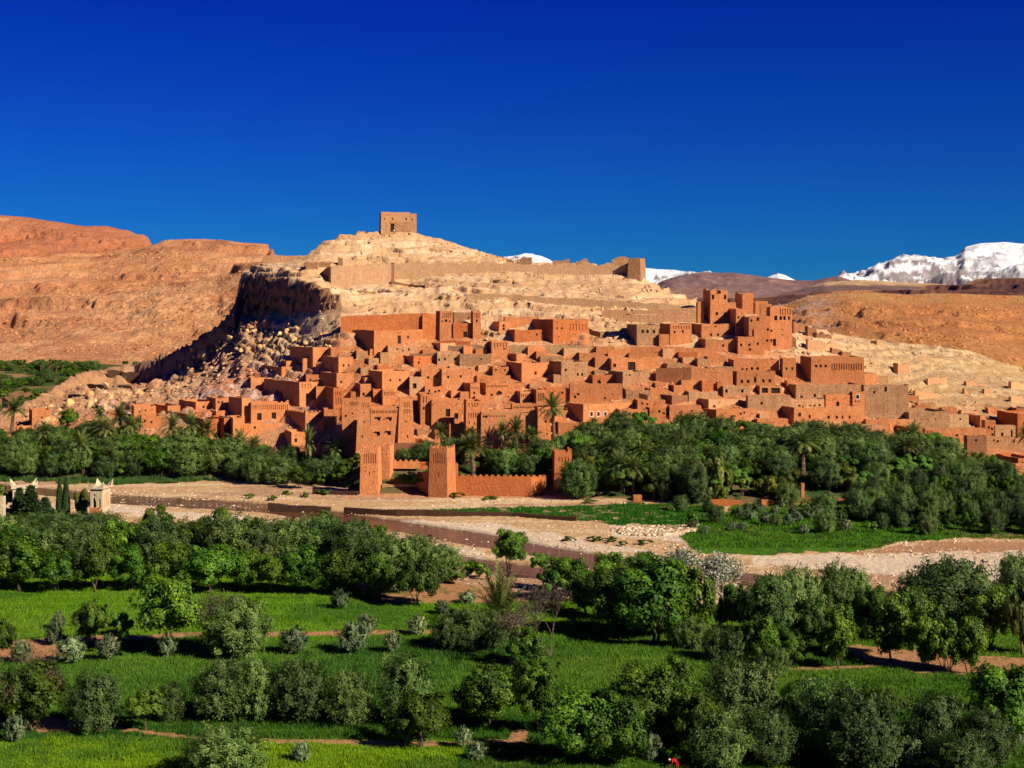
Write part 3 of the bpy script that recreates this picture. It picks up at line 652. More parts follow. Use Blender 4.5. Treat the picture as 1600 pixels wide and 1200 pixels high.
        if f[0] == 's':                                     # stone patch: a thin masonry layer
            (x0, z0), (x1, z1) = loc(f[1], f[4]), loc(f[2], f[3]); m = MB(); m.box(x0, x1, -0.05, 0.02, z0, z1); m.map(fn); m.build('masonry_patch', M['stone'], root)
        if f[0] == 'p':                                     # roof slab on posts
            _, x0, x1, y0, y1 = f; (xa, zt), (xb, zb) = loc(x0, y0), loc(x1, y1); m = MB()
            m.box(xa, xb, -0.3, min(dp, 5), zt - 0.3, zt); m.map(fn); m.build('porch_roof', M['pale'], root)
            for k in range(4):
                x = xa + 0.3 + (xb - xa - 0.6) * k / 3; m = MB(); m.box(x - 0.12, x + 0.12, 0.0, 0.24, zb, zt - 0.301); m.map(fn); m.build('post', M['palewood'], root)
    if roof and wd > 6 and random.random() < 0.75:          # drain spouts
        for k in range(random.choice([1, 1, 2])):
            x = random.uniform(0.1, 0.9) * wd
            if any(abs(x - h[0]) < h[2] / 2 + .1 and h[1] + h[3] / 2 > H - 0.9 for h in holes): continue
            m = MB(); m.box(x - 0.06, x + 0.06, -0.8, 0.05, H - 0.82, H - 0.72); m.map(fn); m.build('drain_spout', M['palewood'], root)
    if not label:
        size = 'long low' if (wd > 13 and H < 5) else 'low' if H < 3 else 'tall' if H > 9 else 'big' if wd > 12 else 'narrow' if wd < 4.5 else 'small' if wd < 7 else 'mid-size'
        colr = {'mud': 'orange earth', 'red': 'red earth', 'stone': 'stone', 'pale': 'pale earth', 'brown': 'brown earth', 'cream': 'cream', 'rubble': 'rubble'}[mt]
        what = 'ruin' if not roof else cat
        extra = ' with arcaded frieze' if 'n' in kinds else (' with %s window%s' % (nword(nwin), '' if nwin == 1 else 's') if roof and nwin else '')
        label = '%s %s %s%s %s' % (size, colr, what, extra, anchor((xm + xr) / 2))
    tag(root, label, cat, group, px=(xm + xr) / 2, yb=yb)
    root['_lay'] = 0; del root['_lay']
    return root

H_ = house
W = lambda *a: [('w',) + x for x in a]
hs_list = [
 # --- left end
 (45,50,81,641,669,'mud'), (25,26,53,668,686,'mud'), (0,0,25,679,688,'mud'), (-30,-28,0,672,690,'mud'), (3,12,26,624,640,'brown'),(-60,-58,-26,660,680,'mud'),
 (168,169,193,643,654,'mud'), (205,209,244,635,655,'mud'), (218,220,252,650,674,'mud'), (240,262,282,634,648,'mud'), (258,294,318,647,662,'mud'), (279,306,338,628,646,'mud',W((318,636))),
 (300,318,342,655,690,'red'), (322,337,358,622,642,'mud'), (330,350,364,653,690,'red'), (357,364,381,653,707,'mud',W((369,672))),
 (357,378,392,622,664,'mud',[('n',380,390,634,650,2)]), (392,392,452,630,666,'mud',W((405,651,7,11),(428,650,7,11))+[('n',393,451,632,640,18),('c',)]),
 (374,381,441,662,685,'mud',W((398,668))), (395,468,507,597,638,'mud',W((480,617,4,5))+[('n',470,488,600,607,4)]),
 (410,440,476,573,590,'mud',W((464,584))), (452,489,519,543,571,'mud',W((500,562,4,5))), (437,447,466,564,577,'mud'), (475,478,508,585,602,'mud'), (388,392,415,590,604,'mud'), (415,418,450,593,606,'pale'),
 # --- left middle
 (440,477,530,645,675,'mud',W((491,670),(502,670))+[('c',)]), (505,506,530,640,671,'mud',[('n',508,528,650,670,3)]), (444,455,506,675,716,'mud',W((462,688,4,6))), (500,502,557,695,722,'brown'),
 (506,521,536,606,642,'red',[('n',523,534,612,618,4),('n',523,534,622,632,3)]), (493,494,517,604,628,'mud',W((511,611))), (500,526,553,583,614,'mud',W((533,597))), (506,529,552,558,584,'mud',W((537,571,3,4),(545,571,3,4))),
 (556,563,580,600,624,'mud',W((568,616,4,5))), (580,583,598,608,628,'red',[('n',585,597,618,625,4)]), (598,598,617,609,634,'mud',[('n',599,616,611,618,5)]),
 (560,570,583,590,604,'mud'), (575,597,640,580,618,'mud',W((610,594),(625,594),(627,610))), (639,640,663,589,617,'pale',W((648,603,6,8))), (656,658,692,578,608,'mud',W((669,590),(683,588))), (690,690,740,577,612,'mud',W((700,589),(720,588))),
 (625,646,683,556,576,'red'), (682,683,719,550,571,'pale',W((695,561,3,4),(711,561,3,4),(686,562,3,4))), (668,688,712,536,551,'pale',W((703,544,6,8))),
 (620,640,660,627,640,'red'), (556,558,580,622,640,'mud'),
 # --- upper left compound
 (532,584,690,516,541,'mud',[('d',624,537,6,13),('w',638,527)],{'depth':8,'D':429.5,'found':6}),
 (680,687,708,486,532,'mud',[('n',690,706,489,497,5),('w',697,501,4,4),('w',691,502,2,3),('w',703,502,2,3)],{'batter':.06}),
 (708,708,739,505,531,'red',[('d',727,530,6,12)]), (735,739,752,486,532,'mud',[('n',741,750,489,497,4),('w',745,501,3,4)],{'batter':.06}),
 (655,660,690,490,514,'red',(),{'roof':False,'jag':.5,'D':440,'found':6}), (706,709,738,488,506,'stone'),
 # --- upper middle
 (832,864,920,499,538,'red',[('n',888,918,506,516,6),('w',870,513,3,3),('w',878,513,3,3),('w',873,526,2,2),('d',898,533,5,11)]), (790,804,865,515,537,'red',()), (786,788,843,495,514,'mud',(),{'roof':False,'jag':.3}),
 (768,780,796,502,521,'mud',W((787,509),(787,514))), (764,768,795,533,558,'mud',[('n',770,793,536,543,5),('w',788,545,4,2)]), (782,807,822,553,567,'mud'), (834,838,856,549,565,'mud'),
 (716,718,768,553,573,'stone',()), (790,815,856,567,598,'mud',W((837,583,4,5))), (857,877,919,565,599,'stone',W((884,578),(903,585),(910,585),(884,590))), (900,905,945,551,566,'mud'), (840,844,878,556,568,'stone'),
 (918,926,966,586,601,'red',[('a',936,597,6,6)]), (740,745,798,587,600,'mud'), (700,702,742,573,590,'pale'), (766,770,795,573,590,'mud'),
 (748,759,816,599,622,'mud',[('n',760,794,602,605,16),('a',780,615,9,9),('w',768,617)]), (720,735,750,599,628,'mud',[('n',736,748,605,608,4),('w',741,614,3,4)]),
 (804,813,829,612,634,'mud',[('n',814,828,615,621,5)]), (829,838,853,609,642,'mud',[('n',840,851,614,626,4)]), (852,852,890,607,634,'red'), (889,890,973,600,633,'mud',[('w',898,620),('w',903,616),('w',945,622,3,3),('w',957,616,2,2)]),
 (890,892,911,610,632,'mud',W((893,622),(903,617))), (915,937,950,607,625,'mud',W((944,622))),
 (885,911,1002,632,662,'mud',[('w',924,647,4,6),('w',935,647,4,6),('w',946,647,4,6),('f',924,647,5,7),('f',935,647,5,7),('f',946,647,5,7)]),
 (868,872,924,660,680,'mud'), (920,926,960,663,680,'mud'),
 (672,674,722,625,668,'mud',[('w',700,645,7,12),('w',713,650,6,9)]), (652,657,677,616,664,'mud',[('n',659,668,620,630,2),('w',662,638)]), (700,702,726,662,692,'red'),
 # --- right middle
 (979,995,1030,507,542,'stone',[('w',1004,518,4,5),('w',1012,518,4,5),('w',1022,518,4,5),('p',985,1029,491,506)]), (1030,1047,1081,506,542,'mud',[('n',1050,1079,509,514,7),('w',1054,519),('w',1067,518)]),
 (1028,1030,1048,522,542,'mud'), (1078,1096,1146,506,530,'mud',[('w',1111,523),('w',1122,523),('w',1118,510,4,2)],{'depth':8}), (1090,1102,1154,530,552,'mud',W((1130,540))), (1153,1153,1178,526,555,'mud',W((1158,539),(1171,539),(1172,546))),
 (1176,1178,1194,515,555,'mud',W((1184,537))), (1139,1150,1166,480,527,'mud',W((1154,496,3,4),(1152,508,2,3)),{'jag':.6}), (1160,1170,1204,493,546,'mud',[('w',1174,501),('w',1184,498,4,7),('w',1177,518),('w',1200,515),('w',1199,532)],{'jag':.4}),
 (1197,1203,1238,479,547,'mud',[('n',1217,1237,482,492,5),('w',1212,497,5,7),('w',1220,497,4,6),('w',1226,497,4,6),('w',1233,497,3,6),('w',1223,515,2,2),('w',1223,523,2,2),('w',1210,535,5,11),('w',1202,517,3,4),('w',1202,532,3,4)],{'batter':.03,'jag':.3}),
 (1088,1090,1100,471,502,'mud',(),{'jag':.5}), (1176,1180,1200,470,490,'mud',(),{'roof':False,'jag':.5}), (1186,1188,1206,474,492,'mud',(),{'jag':.4}),
 (945,955,1032,559,583,'mud',[('w',960,571,5,5),('w',987,573,12,15)],{'roof':False,'jag':.6}), (950,973,1014,581,607,'stone',[('w',984,586,3,3)]), (925,930,955,557,575,'mud',(),{'roof':False,'jag':.5}),
 (1137,1146,1218,562,582,'mud',[('w',1160,577,3,3),('w',1167,577,3,4),('a',1175,576,4,6),('a',1184,576,4,6)]), (1142,1151,1212,580,604,'mud',[('w',1159,596,4,5),('w',1169,596,4,5),('a',1180,593,4,9),('w',1193,595,4,5),('w',1203,595,4,5)]),
 (1218,1223,1244,560,593,'mud',W((1229,576,3,4),(1238,576,3,4))), (1257,1267,1351,558,602,'mud',[('w',1275,572,4,4),('w',1282,572,4,4),('w',1290,572,4,4),('n',1298,1348,568,578,13)],{'depth':12}),
 (1305,1336,1371,584,602,'mud',[('w',1342,597,5,7)]), (1366,1370,1388,588,603,'pale'), (1345,1349,1420,601,652,'stone',[('w',1366,613),('w',1384,607,4,10)],{'jag':.3}), (1222,1243,1349,601,627,'stone',[('w',1252,620),('w',1273,618,4,5)]),
 (1350,1351,1368,615,650,'mud',[('n',1352,1366,625,632,4)]), (1330,1332,1351,612,650,'mud',[('w',1340,620,5,6),('w',1337,627,2,3),('w',1342,627,2,3),('f',1340,620,5,6)]), (1210,1233,1292,624,640,'pale',[('w',1249,634,4,3),('w',1257,634,4,3),('w',1266,634,4,3),('w',1273,634,4,3),('w',1281,633,4,3)]),
 (1288,1290,1334,617,640,'mud',[('a',1309,631,5,8)]), (1210,1240,1347,637,668,'mud',[('w',1249,648,5,6),('w',1265,651,4,5),('w',1295,652,4,5),('w',1308,652,4,5),('w',1317,652,3,5),('w',1328,652,3,5)]),
 (1165,1168,1236,618,642,'stone',()), (1180,1187,1222,603,620,'mud',[('w',1195,610,10,8),('w',1212,610,14,9)]), (1033,1053,1083,602,615,'mud'), (1066,1076,1122,612,627,'pale'), (1118,1130,1173,603,620,'pale',W((1135,611,4,5),(1160,611,4,5))),
 (1120,1121,1128,597,612,'mud'), (1075,1107,1173,624,644,'pale',[('w',1116,635,4,4),('w',1157,635,6,6),('d',1138,642,7,9)]), (1090,1119,1179,640,662,'mud'), (1042,1046,1096,634,656,'mud'), (1010,1015,1050,637,656,'mud'), (960,968,1012,640,662,'mud',(),{'jag':.3}),
 (1020,1050,1078,618,634,'brown'), (1000,1016,1042,606,620,'mud',(),{'jag':.4,'roof':False}),
 (1178,1183,1232,655,672,'mud'), (1386,1420,1484,643,672,'stone',[('w',1440,655,2,2),('w',1450,656,2,2),('w',1462,655,2,2)],{'jag':.3}), (1368,1378,1425,655,668,'mud',(),{'jag':.4}), (1338,1341,1380,664,676,'pale'), (1350,1353,1390,655,668,'mud',(),{'jag':.3}),
 (1480,1483,1514,648,670,'rubble'), (1505,1532,1540,650,672,'mud'), (1533,1539,1556,657,682,'mud',W((1545,668),(1550,670),(1551,679))), (1554,1555,1587,665,684,'pale',W((1566,679,4,6),(1581,677,3,10))),
 (1557,1590,1640,646,684,'red',(),{'depth':13}), (1568,1588,1605,637,650,'brown'), (1440,1445,1541,670,690,'mud',[('n',1447,1458,673,679,3)]), (1475,1505,1518,675,692,'red'), (1508,1511,1542,681,714,'brown',[('w',1525,688,3,4)]),
 (1536,1541,1612,683,701,'stone'), (1395,1420,1440,668,690,'red'), (1477,1502,1562,738,768,'mud',[('w',1508,756,5,10),('f',1508,756,6,11)]), (1555,1591,1620,716,738,'red'), (1560,1562,1620,726,748,'mud'), (1400,1404,1440,690,706,'mud'),
 (1600,1604,1660,660,700,'mud'),(1620,1624,1670,700,740,'mud'),
 # fillers between the listed rows
 (470,473,500,560,574,'mud'), (540,545,575,640,652,'mud'), (716,719,735,612,628,'mud'), (862,865,890,585,600,'pale'), (955,960,985,560,572,'stone'), (1085,1090,1110,560,574,'stone',(),{'roof':False,'jag':.5}),
 (1225,1230,1256,595,612,'mud'), (660,664,690,604,622,'mud'), (770,775,800,640,655,'mud'), (990,996,1040,625,642,'mud'), (1060,1066,1080,640,655,'mud'), (810,814,846,632,645,'mud'), (740,742,760,618,632,'mud'),
 (938,942,968,632,642,'mud'), (1100,1104,1130,655,668,'mud'), (1260,1266,1300,610,622,'mud'), (1290,1294,1335,603,616,'mud'), (460,463,480,606,618,'mud'), (545,548,562,612,626,'mud'),
 (930,934,960,605,618,'pale'), (1020,1024,1040,596,606,'mud',(),{'jag':.5}), (1385,1390,1415,632,645,'mud',(),{'jag':.5,'roof':False}), (1425,1430,1455,632,645,'mud',(),{'jag':.6,'roof':False}),
 (1000,1003,1022,690,706,'mud'), (925,928,965,686,702,'mud'), (1430,1434,1462,628,642,'pale',(),{'jag':.6,'roof':False}), (1468,1472,1496,636,648,'mud',(),{'jag':.4}), (1498,1502,1530,640,652,'pale',(),{'jag':.5,'roof':False}), (1412,1416,1436,618,630,'mud',(),{'jag':.6,'roof':False}), (1540,1544,1560,636,648,'mud',(),{'jag':.4}), (1388,1392,1412,612,624,'stone',(),{'jag':.5}),
]
fr_ = random.Random(21); FILLP = [(405,600),(520,548),(700,550),(960,548),(1130,562),(1240,602),(1340,640),(1440,682),(1300,682),(1000,684),(880,692),(300,692),(225,655),(400,645)]
occ = [(q[0], q[2], q[3], q[4]) for q in hs_list] + [(556,647,622,704),(533,561,624,692),(722,861,625,704)]
nf_ = 0
for _ in range(14000):
    x = fr_.uniform(225, 1430); yb_ = fr_.uniform(555, 690); wf = fr_.choice([14, 18, 24, 30, 38, 46]); hf = fr_.uniform(9, 19); fl = fr_.uniform(4, 14)
    if not bool(inpoly(np.array([x]), np.array([yb_]), FILLP)[0]): continue
    A = (wf + fl) * hf; ov = 0
    for (a1, a2, b1, b2) in occ: ov += max(0, min(x + wf, a2) - max(x - fl, a1)) * max(0, min(yb_, b2) - max(yb_ - hf, b1))
    if ov > A * 0.30: continue
    occ.append((x - fl, x + wf, yb_ - hf, yb_)); mt_ = fr_.choice(['mud', 'mud', 'mud', 'pale', 'stone', 'red'])
    if fr_.random() < .22: hs_list.append((x - fl, x, x + wf, yb_ - hf, yb_, mt_, (), {'roof': False, 'jag': .5}))
    else: hs_list.append((x - fl, x, x + wf, yb_ - hf, yb_, mt_))
    nf_ += 1
    if nf_ >= 125: break
print('FILL', nf_)
hs_list.sort(key=lambda s_: -s_[4])
for s_ in hs_list:
    feats = s_[6] if len(s_) > 6 else (); kw = s_[7] if len(s_) > 7 else {}
    house(*s_[:6], feats=list(feats), **kw)

# --- twin-towered kasbah: two tapered towers and the hall between
house(556,556,583,622,704,'mud',[('n',562,580,630,637,5),('w',569,660,2,4),('w',566,682,2,4),('w',569,645,2,2)],batter=0.30,ang=R(6),D=380.6,label='tall tapered left tower of the twin-towered kasbah with slotted frieze',cat='tower',name='kasbah_tower',group='kasbah towers',depth=6)
house(579,579,625,638,704,'mud',[('n',581,623,641,646,15),('w',592,655,4,5),('w',610,655,4,5),('w',591,678,5,6),('w',608,677,5,6),('w',600,655,2,2),('h',592,651.5),('h',610,651.5),('h',591,674),('h',608,673)],depth=8,ang=R(6),D=381.4,batter=.01,label='kasbah hall with four hooded windows between its two towers',cat='kasbah',name='kasbah',group='kasbahs')
house(619,621,648,622,704,'mud',[('n',629,643,628,637,4),('n',629,643,640,646,4),('w',634,659,2,3),('w',637,682,2,4)],batter=0.26,ang=R(6),D=381.2,label='tall tapered right tower of the twin-towered kasbah, slots near its top',cat='tower',name='kasbah_tower',group='kasbah towers',depth=6)
house(533,534,561,624,692,'mud',[('n',545,561,628,634,5),('w',540,650,3,4),('w',546,668,3,4),('w',551,646,2,3)],label='plain tall wing joined to the left side of the twin-towered kasbah',cat='kasbah',name='kasbah',group='kasbahs',depth=6)
house(612,614,662,695,722,'brown',label='low dark wall house right behind the gate towers',depth=5)
# --- second kasbah
house(722,728,751,625,704,'mud',[('n',730,749,630,636,4),('n',730,749,645,653,5),('w',739,650,2,4),('w',733,660,2,4),('w',742,662,2,4)],batter=0.06,label='left tower of the weathered kasbah behind the gate-side palms',cat='tower',name='kasbah_tower',group='kasbah towers',depth=6,jag=.4)
house(750,751,838,643,704,'mud',[('w',755,651,3,3),('w',759,651,4,4),('n',764,790,649,652,6),('w',762,680,2,5),('w',788,680,2,5),('w',813,644,2,4)],label='weathered kasbah wall between two worn towers behind the gate-side palms',cat='kasbah',name='kasbah',group='kasbahs',depth=9,jag=.35)
house(798,800,838,632,660,'mud',[('n',801,836,635,638,10)],label='raised block on the weathered kasbah with a dotted band',cat='kasbah',name='kasbah',group='kasbahs',depth=6)
house(832,840,861,636,706,'mud',[('n',842,858,640,645,3),('w',853,659,3,4),('w',855,678,2,3)],batter=0.04,label='right tower of the weathered kasbah beside the tallest palm',cat='tower',name='kasbah_tower',group='kasbah towers',depth=6)
# --- ruined hilltop kasbah
Dk_ = hit(1120, 504)
house(1098,1110,1137,451,506,'mud',[('w',1114,464,4,7),('w',1133,464,4,7),('w',1123,456,7,6),('w',1120,490,4,5),('w',1133,492,3,8)],label='ruined tall tower with gaping openings on top of the ksar',cat='tower',name='kasbah_tower',group='kasbah towers',jag=1.7,roof=False,depth=7)
house(1134,1136,1150,470,506,'mud',[('w',1142,494,3,6)],label='broken wall block joining the two hilltop towers',cat='ruin',name='ruined_house',group='ruins',jag=1.3,roof=False,depth=5)
house(1148,1160,1177,457,492,'mud',(),label='square battlemented ruined tower right of the tallest hilltop tower',cat='tower',name='kasbah_tower',group='kasbah towers',jag=0.5,depth=6)
# --- gate towers by the river
Dg_ = groundD(774)
house(561,562,591,700,773,'mud',[('n',566,589,709,724,6),('w',577,740,2,6),('w',571,737,2,2),('w',585,737,2,2),('c',)],xR=597,D=groundD(773),batter=0.10,label='left gate tower on the river bank with slotted top and slit window',cat='tower',name='gate_tower',group='gate towers')
house(669,669,699,700,777,'mud',[('n',674,696,709,724,6),('w',685,742,2,7),('c',)],xR=713,D=groundD(777),batter=0.10,label='middle gate tower standing nearest the river, slotted top',cat='tower',name='gate_tower',group='gate towers')
house(590,591,609,697,760,'mud',[('w',597,710,2,2),('w',604,710,2,2),('c',)],xR=616,D=groundD(768),batter=0.04,label='rear gate tower half hidden behind the left gate tower',cat='tower',name='gate_tower',group='gate towers')
house(859,866,894,706,776,'red',[('n',870,891,715,722,4),('c',)],D=groundD(774),batter=0.05,label='right gate tower at the end of the crenellated wall',cat='tower',name='gate_tower',group='gate towers',depth=5)
house(697,704,716,724,776,'red',[('w',710,738,2,3)],D=groundD(771),label='narrow stair block tucked behind the middle gate tower',cat='tower',name='gate_tower',group='gate towers',depth=3)
# --- old granary on the summit
house(592,595,641,331,366,'pale',[('w',601,342,1.6,3),('w',613,342,1.6,4),('w',635,342,2,3.6),('d',613,362,6,13),('s',608,612,346,349),('s',617,641,347,362)],xR=None,D=546,label='square granary ruin with dark doorway on the very top of the hill',cat='granary',name='granary',group='hilltop ruins',depth=8)
house(640,641,651,333.5,365,'pale',[('w',644,343,2,3)],D=548.5,label='narrow right wing of the summit granary',cat='granary',name='granary',group='hilltop ruins',depth=6,roof=True)

# ---------------------------------------------------------------- free walls
def wall(pts, mt, label, thick=0.7, jag=0.25, cat='wall', name='earth_wall', D=None, merlon=False, group='walls of the ksar', Ds=None, found=3.0, step=0.9):
    P3 = []
    for i, (px, yt, yb) in enumerate(pts):
        d = Ds[i] if Ds else (D or hit(px, yb)); P3.append((PX(px, d), d, PZ(yt, d), PZ(yb, d)))
    m = MB(); prev = None; o0 = P3[0]; base = (o0[0], o0[1], o0[3]); acc = 0.0
    for k in range(len(P3) - 1):
        a, b = P3[k], P3[k+1]; L = math.hypot(b[0]-a[0], b[1]-a[1]); n = max(1, int(L / step)); nx, ny = -(b[1]-a[1]) / L, (b[0]-a[0]) / L
        if ny < 0: nx, ny = -nx, -ny
        for i in range(n + (k == len(P3) - 2)):
            t = i / n; p = [a[q] + (b[q] - a[q]) * t for q in range(4)]
            j = (float(fbm((acc + L * t) * 0.35 + 3.1 * px, pts[0][1], 3, 5)) - 0.15) * jag * 2.2 + random.uniform(-1, 1) * jag * 0.25
            cur = (p[0]-base[0], p[1]-base[1], p[2]-base[2] + j, p[3]-base[2]-found, nx*thick, ny*thick)
            if prev:
                (x0,y0,t0,b0,u0,v0), (x1,y1,t1,b1,u1,v1) = prev, cur
                m.quad((x0,y0,b0),(x1,y1,b1),(x1,y1,t1),(x0,y0,t0)); m.quad((x0,y0,t0),(x1,y1,t1),(x1+u1,y1+v1,t1),(x0+u0,y0+v0,t0)); m.quad((x1+u1,y1+v1,b1),(x0+u0,y0+v0,b0),(x0+u0,y0+v0,t0),(x1+u1,y1+v1,t1))
            else:
                (x0,y0,t0,b0,u0,v0) = cur; m.quad((x0+u0,y0+v0,b0),(x0,y0,b0),(x0,y0,t0),(x0+u0,y0+v0,t0))
            prev = cur
        acc += L
    (x0,y0,t0,b0,u0,v0) = prev; m.quad((x0,y0,b0),(x0+u0,y0+v0,b0),(x0+u0,y0+v0,t0),(x0,y0,t0))
    if merlon:
        for k in range(len(P3) - 1):
            a, b = P3[k], P3[k+1]; L = math.hypot(b[0]-a[0], b[1]-a[1]); n = max(1, int(L / merlon)); dx, dy = (b[0]-a[0])/L, (b[1]-a[1])/L
            for i in range(n):
                c = (i + 0.5) * L / n; s0 = 0.42 * L / n; z = a[2] + (b[2]-a[2]) * (i+.5)/n - base[2] - 0.12
                ox, oy = a[0]-base[0]+dx*c, a[1]-base[1]+dy*c; nx, ny = -dy*thick*.9, dx*thick*.9
                for (ss, zz0, zz1) in ((s0, z, z+0.35), (s0*0.45, z+0.34, z+0.7)):
                    q = len(m.v); f0 = 0.03
                    for zz in (zz0, zz1):
                        for (e, g) in ((-ss, f0), (ss, f0), (ss, 1), (-ss, 1)): m.v.append((ox+dx*e+nx*g, oy+dy*e+ny*g, zz))
                    m.f += [(q+4,q+5,q+6,q+7),(q,q+1,q+5,q+4),(q+1,q+2,q+6,q+5),(q+2,q+3,q+7,q+6),(q+3,q,q+4,q+7)]
    o = m.build(name, M[mt], None); o.location = base
    tag(o, label, cat, group, px=sum(p[0] for p in pts)/len(pts), yb=pts[0][2]); return o

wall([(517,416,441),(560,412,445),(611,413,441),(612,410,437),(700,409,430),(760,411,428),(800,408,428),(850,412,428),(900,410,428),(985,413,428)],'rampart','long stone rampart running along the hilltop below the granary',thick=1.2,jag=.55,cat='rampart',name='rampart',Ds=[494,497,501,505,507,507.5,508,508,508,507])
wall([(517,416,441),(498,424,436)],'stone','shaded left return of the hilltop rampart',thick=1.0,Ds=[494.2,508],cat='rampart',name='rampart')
house(957,980,1001,402,438,'stone',(),xR=1006,D=503,batter=0.14,label='sloping stone end tower of the hilltop rampart against the snow',cat='tower',name='rampart_tower',group='hilltop ruins',depth=9,jag=.5,roof=False)
wall([(956,405,415),(972,401,413),(985,404,413)],'stone','broken dark wall crest left of the rampart end tower',D=512,jag=.5)
wall([(611,438,447),(640,444,452),(664,447,458),(664,452,461),(690,456,464),(712,459,466)],'stone','stepped stone wall stairs descending below the rampart',thick=.8,jag=.2,Ds=[500,498,492,491,487,483])
wall([(664,441,460),(670,442,460)],'stone','small square pier on the stepped wall below the rampart',thick=1.2,Ds=[490.5,490.5])
wall([(735,458,468),(800,460,471),(870,464,475),(950,470,481),(1030,474,487),(1095,479,492)],'rubble','long low rubble terrace wall below the rampart slope',thick=.9,jag=.25)
wall([(940,484,500),(1020,485,503),(1088,480,503)],'pale','long pale wall behind the houses left of the hilltop kasbah',thick=.7,jag=.2)
wall([(532,494,516),(590,492,515),(640,489,513),(690,490,513)],'red','tall back wall of the upper left compound',thick=.6,jag=.15,Ds=[440,440.5,441,441],found=6)
wall([(410,399,416),(440,399,415),(472,399,414)],'pale','pale ruined hall wall on the hilltop left end',Ds=[533,532,531],jag=.12)
wall([(478,409,425),(496,409,426)],'stone','square stone block wall right of the pale hilltop hall',D=505,thick=3,jag=.3)
wall([(475,410,430),(516,409,430)],'stone','low broken wall between hall and rampart on the left hilltop',D=509,jag=.4)
for (a_, b_2, c_2, d_2, nm) in ((791,803,404,409,'low ruined stub left of the small snowy peak'),(812,831,402,411,'dark ruined stub before the small snowy peak'),(864,890,404,411,'wide ruined stub on the rampart middle'),(900,918,406,411,'small ruined stub on the rampart right'),(514,518,404,412,'leaning pillar stub above the rampart left end'),(528,535,403,412,'tilted pillar stub above the rampart left end')):
    wall([(a_,c_2,d_2+3),(b_2,c_2+1,d_2+3)],'stone',nm,D=514,thick=1.5,jag=.5,cat='ruin',name='ruined_wall',group='hilltop ruins')
wall([(950,548,558),(985,541,556),(1050,542,557),(1123,545,558)],'mud','long smooth retaining wall below the upper right compound',thick=.6,jag=.1)
wall([(1025,575,596),(1080,574,603),(1145,576,603)],'mud','wide orange retaining wall with a white medallion',thick=.6,jag=.1)
wall([(640,553,560),(680,552,566),(735,552,562)],'rubble','rubble retaining wall under the upper left compound',jag=.3)
wall([(700,538,548),(760,538,553)],'rubble','rubble wall between the two upper compounds',jag=.3)
wall([(795,540,552),(850,540,553),(930,541,552)],'rubble','pale rubble terrace below the door with people',jag=.25)
wall([(908,506,514),(938,522,530)],'stone','short slanting wall right of the upper middle compound',jag=.3)
wall([(680,532,538),(735,533,541)],'red','low red wall before the upper left tower house',jag=.1)
wall([(972,604,612),(990,612,620),(1012,617,626)],'brown','brown stepped wall descending below the rampart end',jag=.2)
for (a_, b_2, c_2, d_2, nm) in ((1240,1262,503,520,'tall'),(1262,1276,511,527,'stepped'),(1276,1300,521,530,'low'),(1290,1308,534,548,'pillared'),(1300,1316,541,556,'toothed'),(1316,1330,548,560,'end'),(1238,1244,528,545,'narrow'),(1262,1290,530,550,'pale')):
    wall([(a_,c_2,d_2),(b_2,c_2+3,d_2)],'pale' if nm in('pale','pillared') else 'brown',nm+' broken wall trailing right of the hilltop kasbah',thick=1.0,jag=.5,cat='ruin',name='ruined_wall',group='ruins')
for (a_, b_2, c_2, d_2, nm) in ((1403,1421,570,585,'large ruined cube on the pale slope'),(1370,1378,533,541,'lone dark block on the ridge of the pale slope'),(1450,1480,592,600,'left low terrace wall on the pale slope'),(1510,1540,596,602,'middle low terrace wall on the pale slope'),(1507,1514,607,616,'pointed stub on the pale slope'),(1538,1550,607,617,'leaning stub on the pale slope'),(1580,1600,596,608,'ruined hut at the right edge of the pale slope'),(1430,1465,612,620,'long low wall remains on the pale slope'),(1580,1610,620,630,'collapsed wall at the right edge')):
    wall([(a_,c_2,d_2),(b_2,c_2+1,d_2)],'pale',nm,thick=2.2 if c_2<590 else 1,jag=.5,cat='ruin',name='ruined_wall',group='ruins on the pale slope')
for (a_, b_2, c_2, d_2, nm) in ((168,190,578,588,'left dark terrace wall on top of the left hill tail'),(190,216,580,592,'right dark terrace wall on top of the left hill tail'),(134,162,600,610,'dark shelf wall low on the left hill tail'),(170,205,602,611,'long shelf wall in the middle of the left hill tail'),(106,124,616,624,'short dark wall near the foot of the left hill tail')):
    wall([(a_,c_2,d_2),(b_2,c_2+1,d_2+1)],'darkstone',nm,thick=1.0,jag=.3)
# gate walls
wall([(597,757,772),(650,757,772)],'rubble','rough stone wall closing the gate court between the gate towers',D=groundD(771),jag=.1)
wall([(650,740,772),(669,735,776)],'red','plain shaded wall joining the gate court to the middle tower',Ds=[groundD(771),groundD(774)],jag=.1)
wall([(596,722,730),(655,722,730)],'mud','crenellated beam wall over the gate court opening',D=groundD(766),merlon=1.3,jag=.05,thick=.8,found=.4)
wall([(596,722,771),(600,722,771)],'mud','left pier of the gate court opening',D=groundD(766),jag=.02,thick=.8)
wall([(612,732,771),(620,732,771)],'mud','middle pier of the gate court opening',D=groundD(765),jag=.02,thick=.8)
wall([(655,722,771),(668,722,771)],'red','right pier of the gate court opening',D=groundD(765),jag=.02,thick=.8)
wall([(709,745,775),(830,746,776),(849,746,774)],'red','long crenellated wall between the middle and right gate towers',Ds=[groundD(774),groundD(776),groundD(774)],merlon=1.45,jag=.04,thick=.7,cat='crenellated wall')
wall([(849,746,774),(862,745,772)],'red','short crenellated return wall beside the right gate tower',Ds=[groundD(774),groundD(770)],merlon=1.45,jag=.04,thick=.7,cat='crenellated wall')
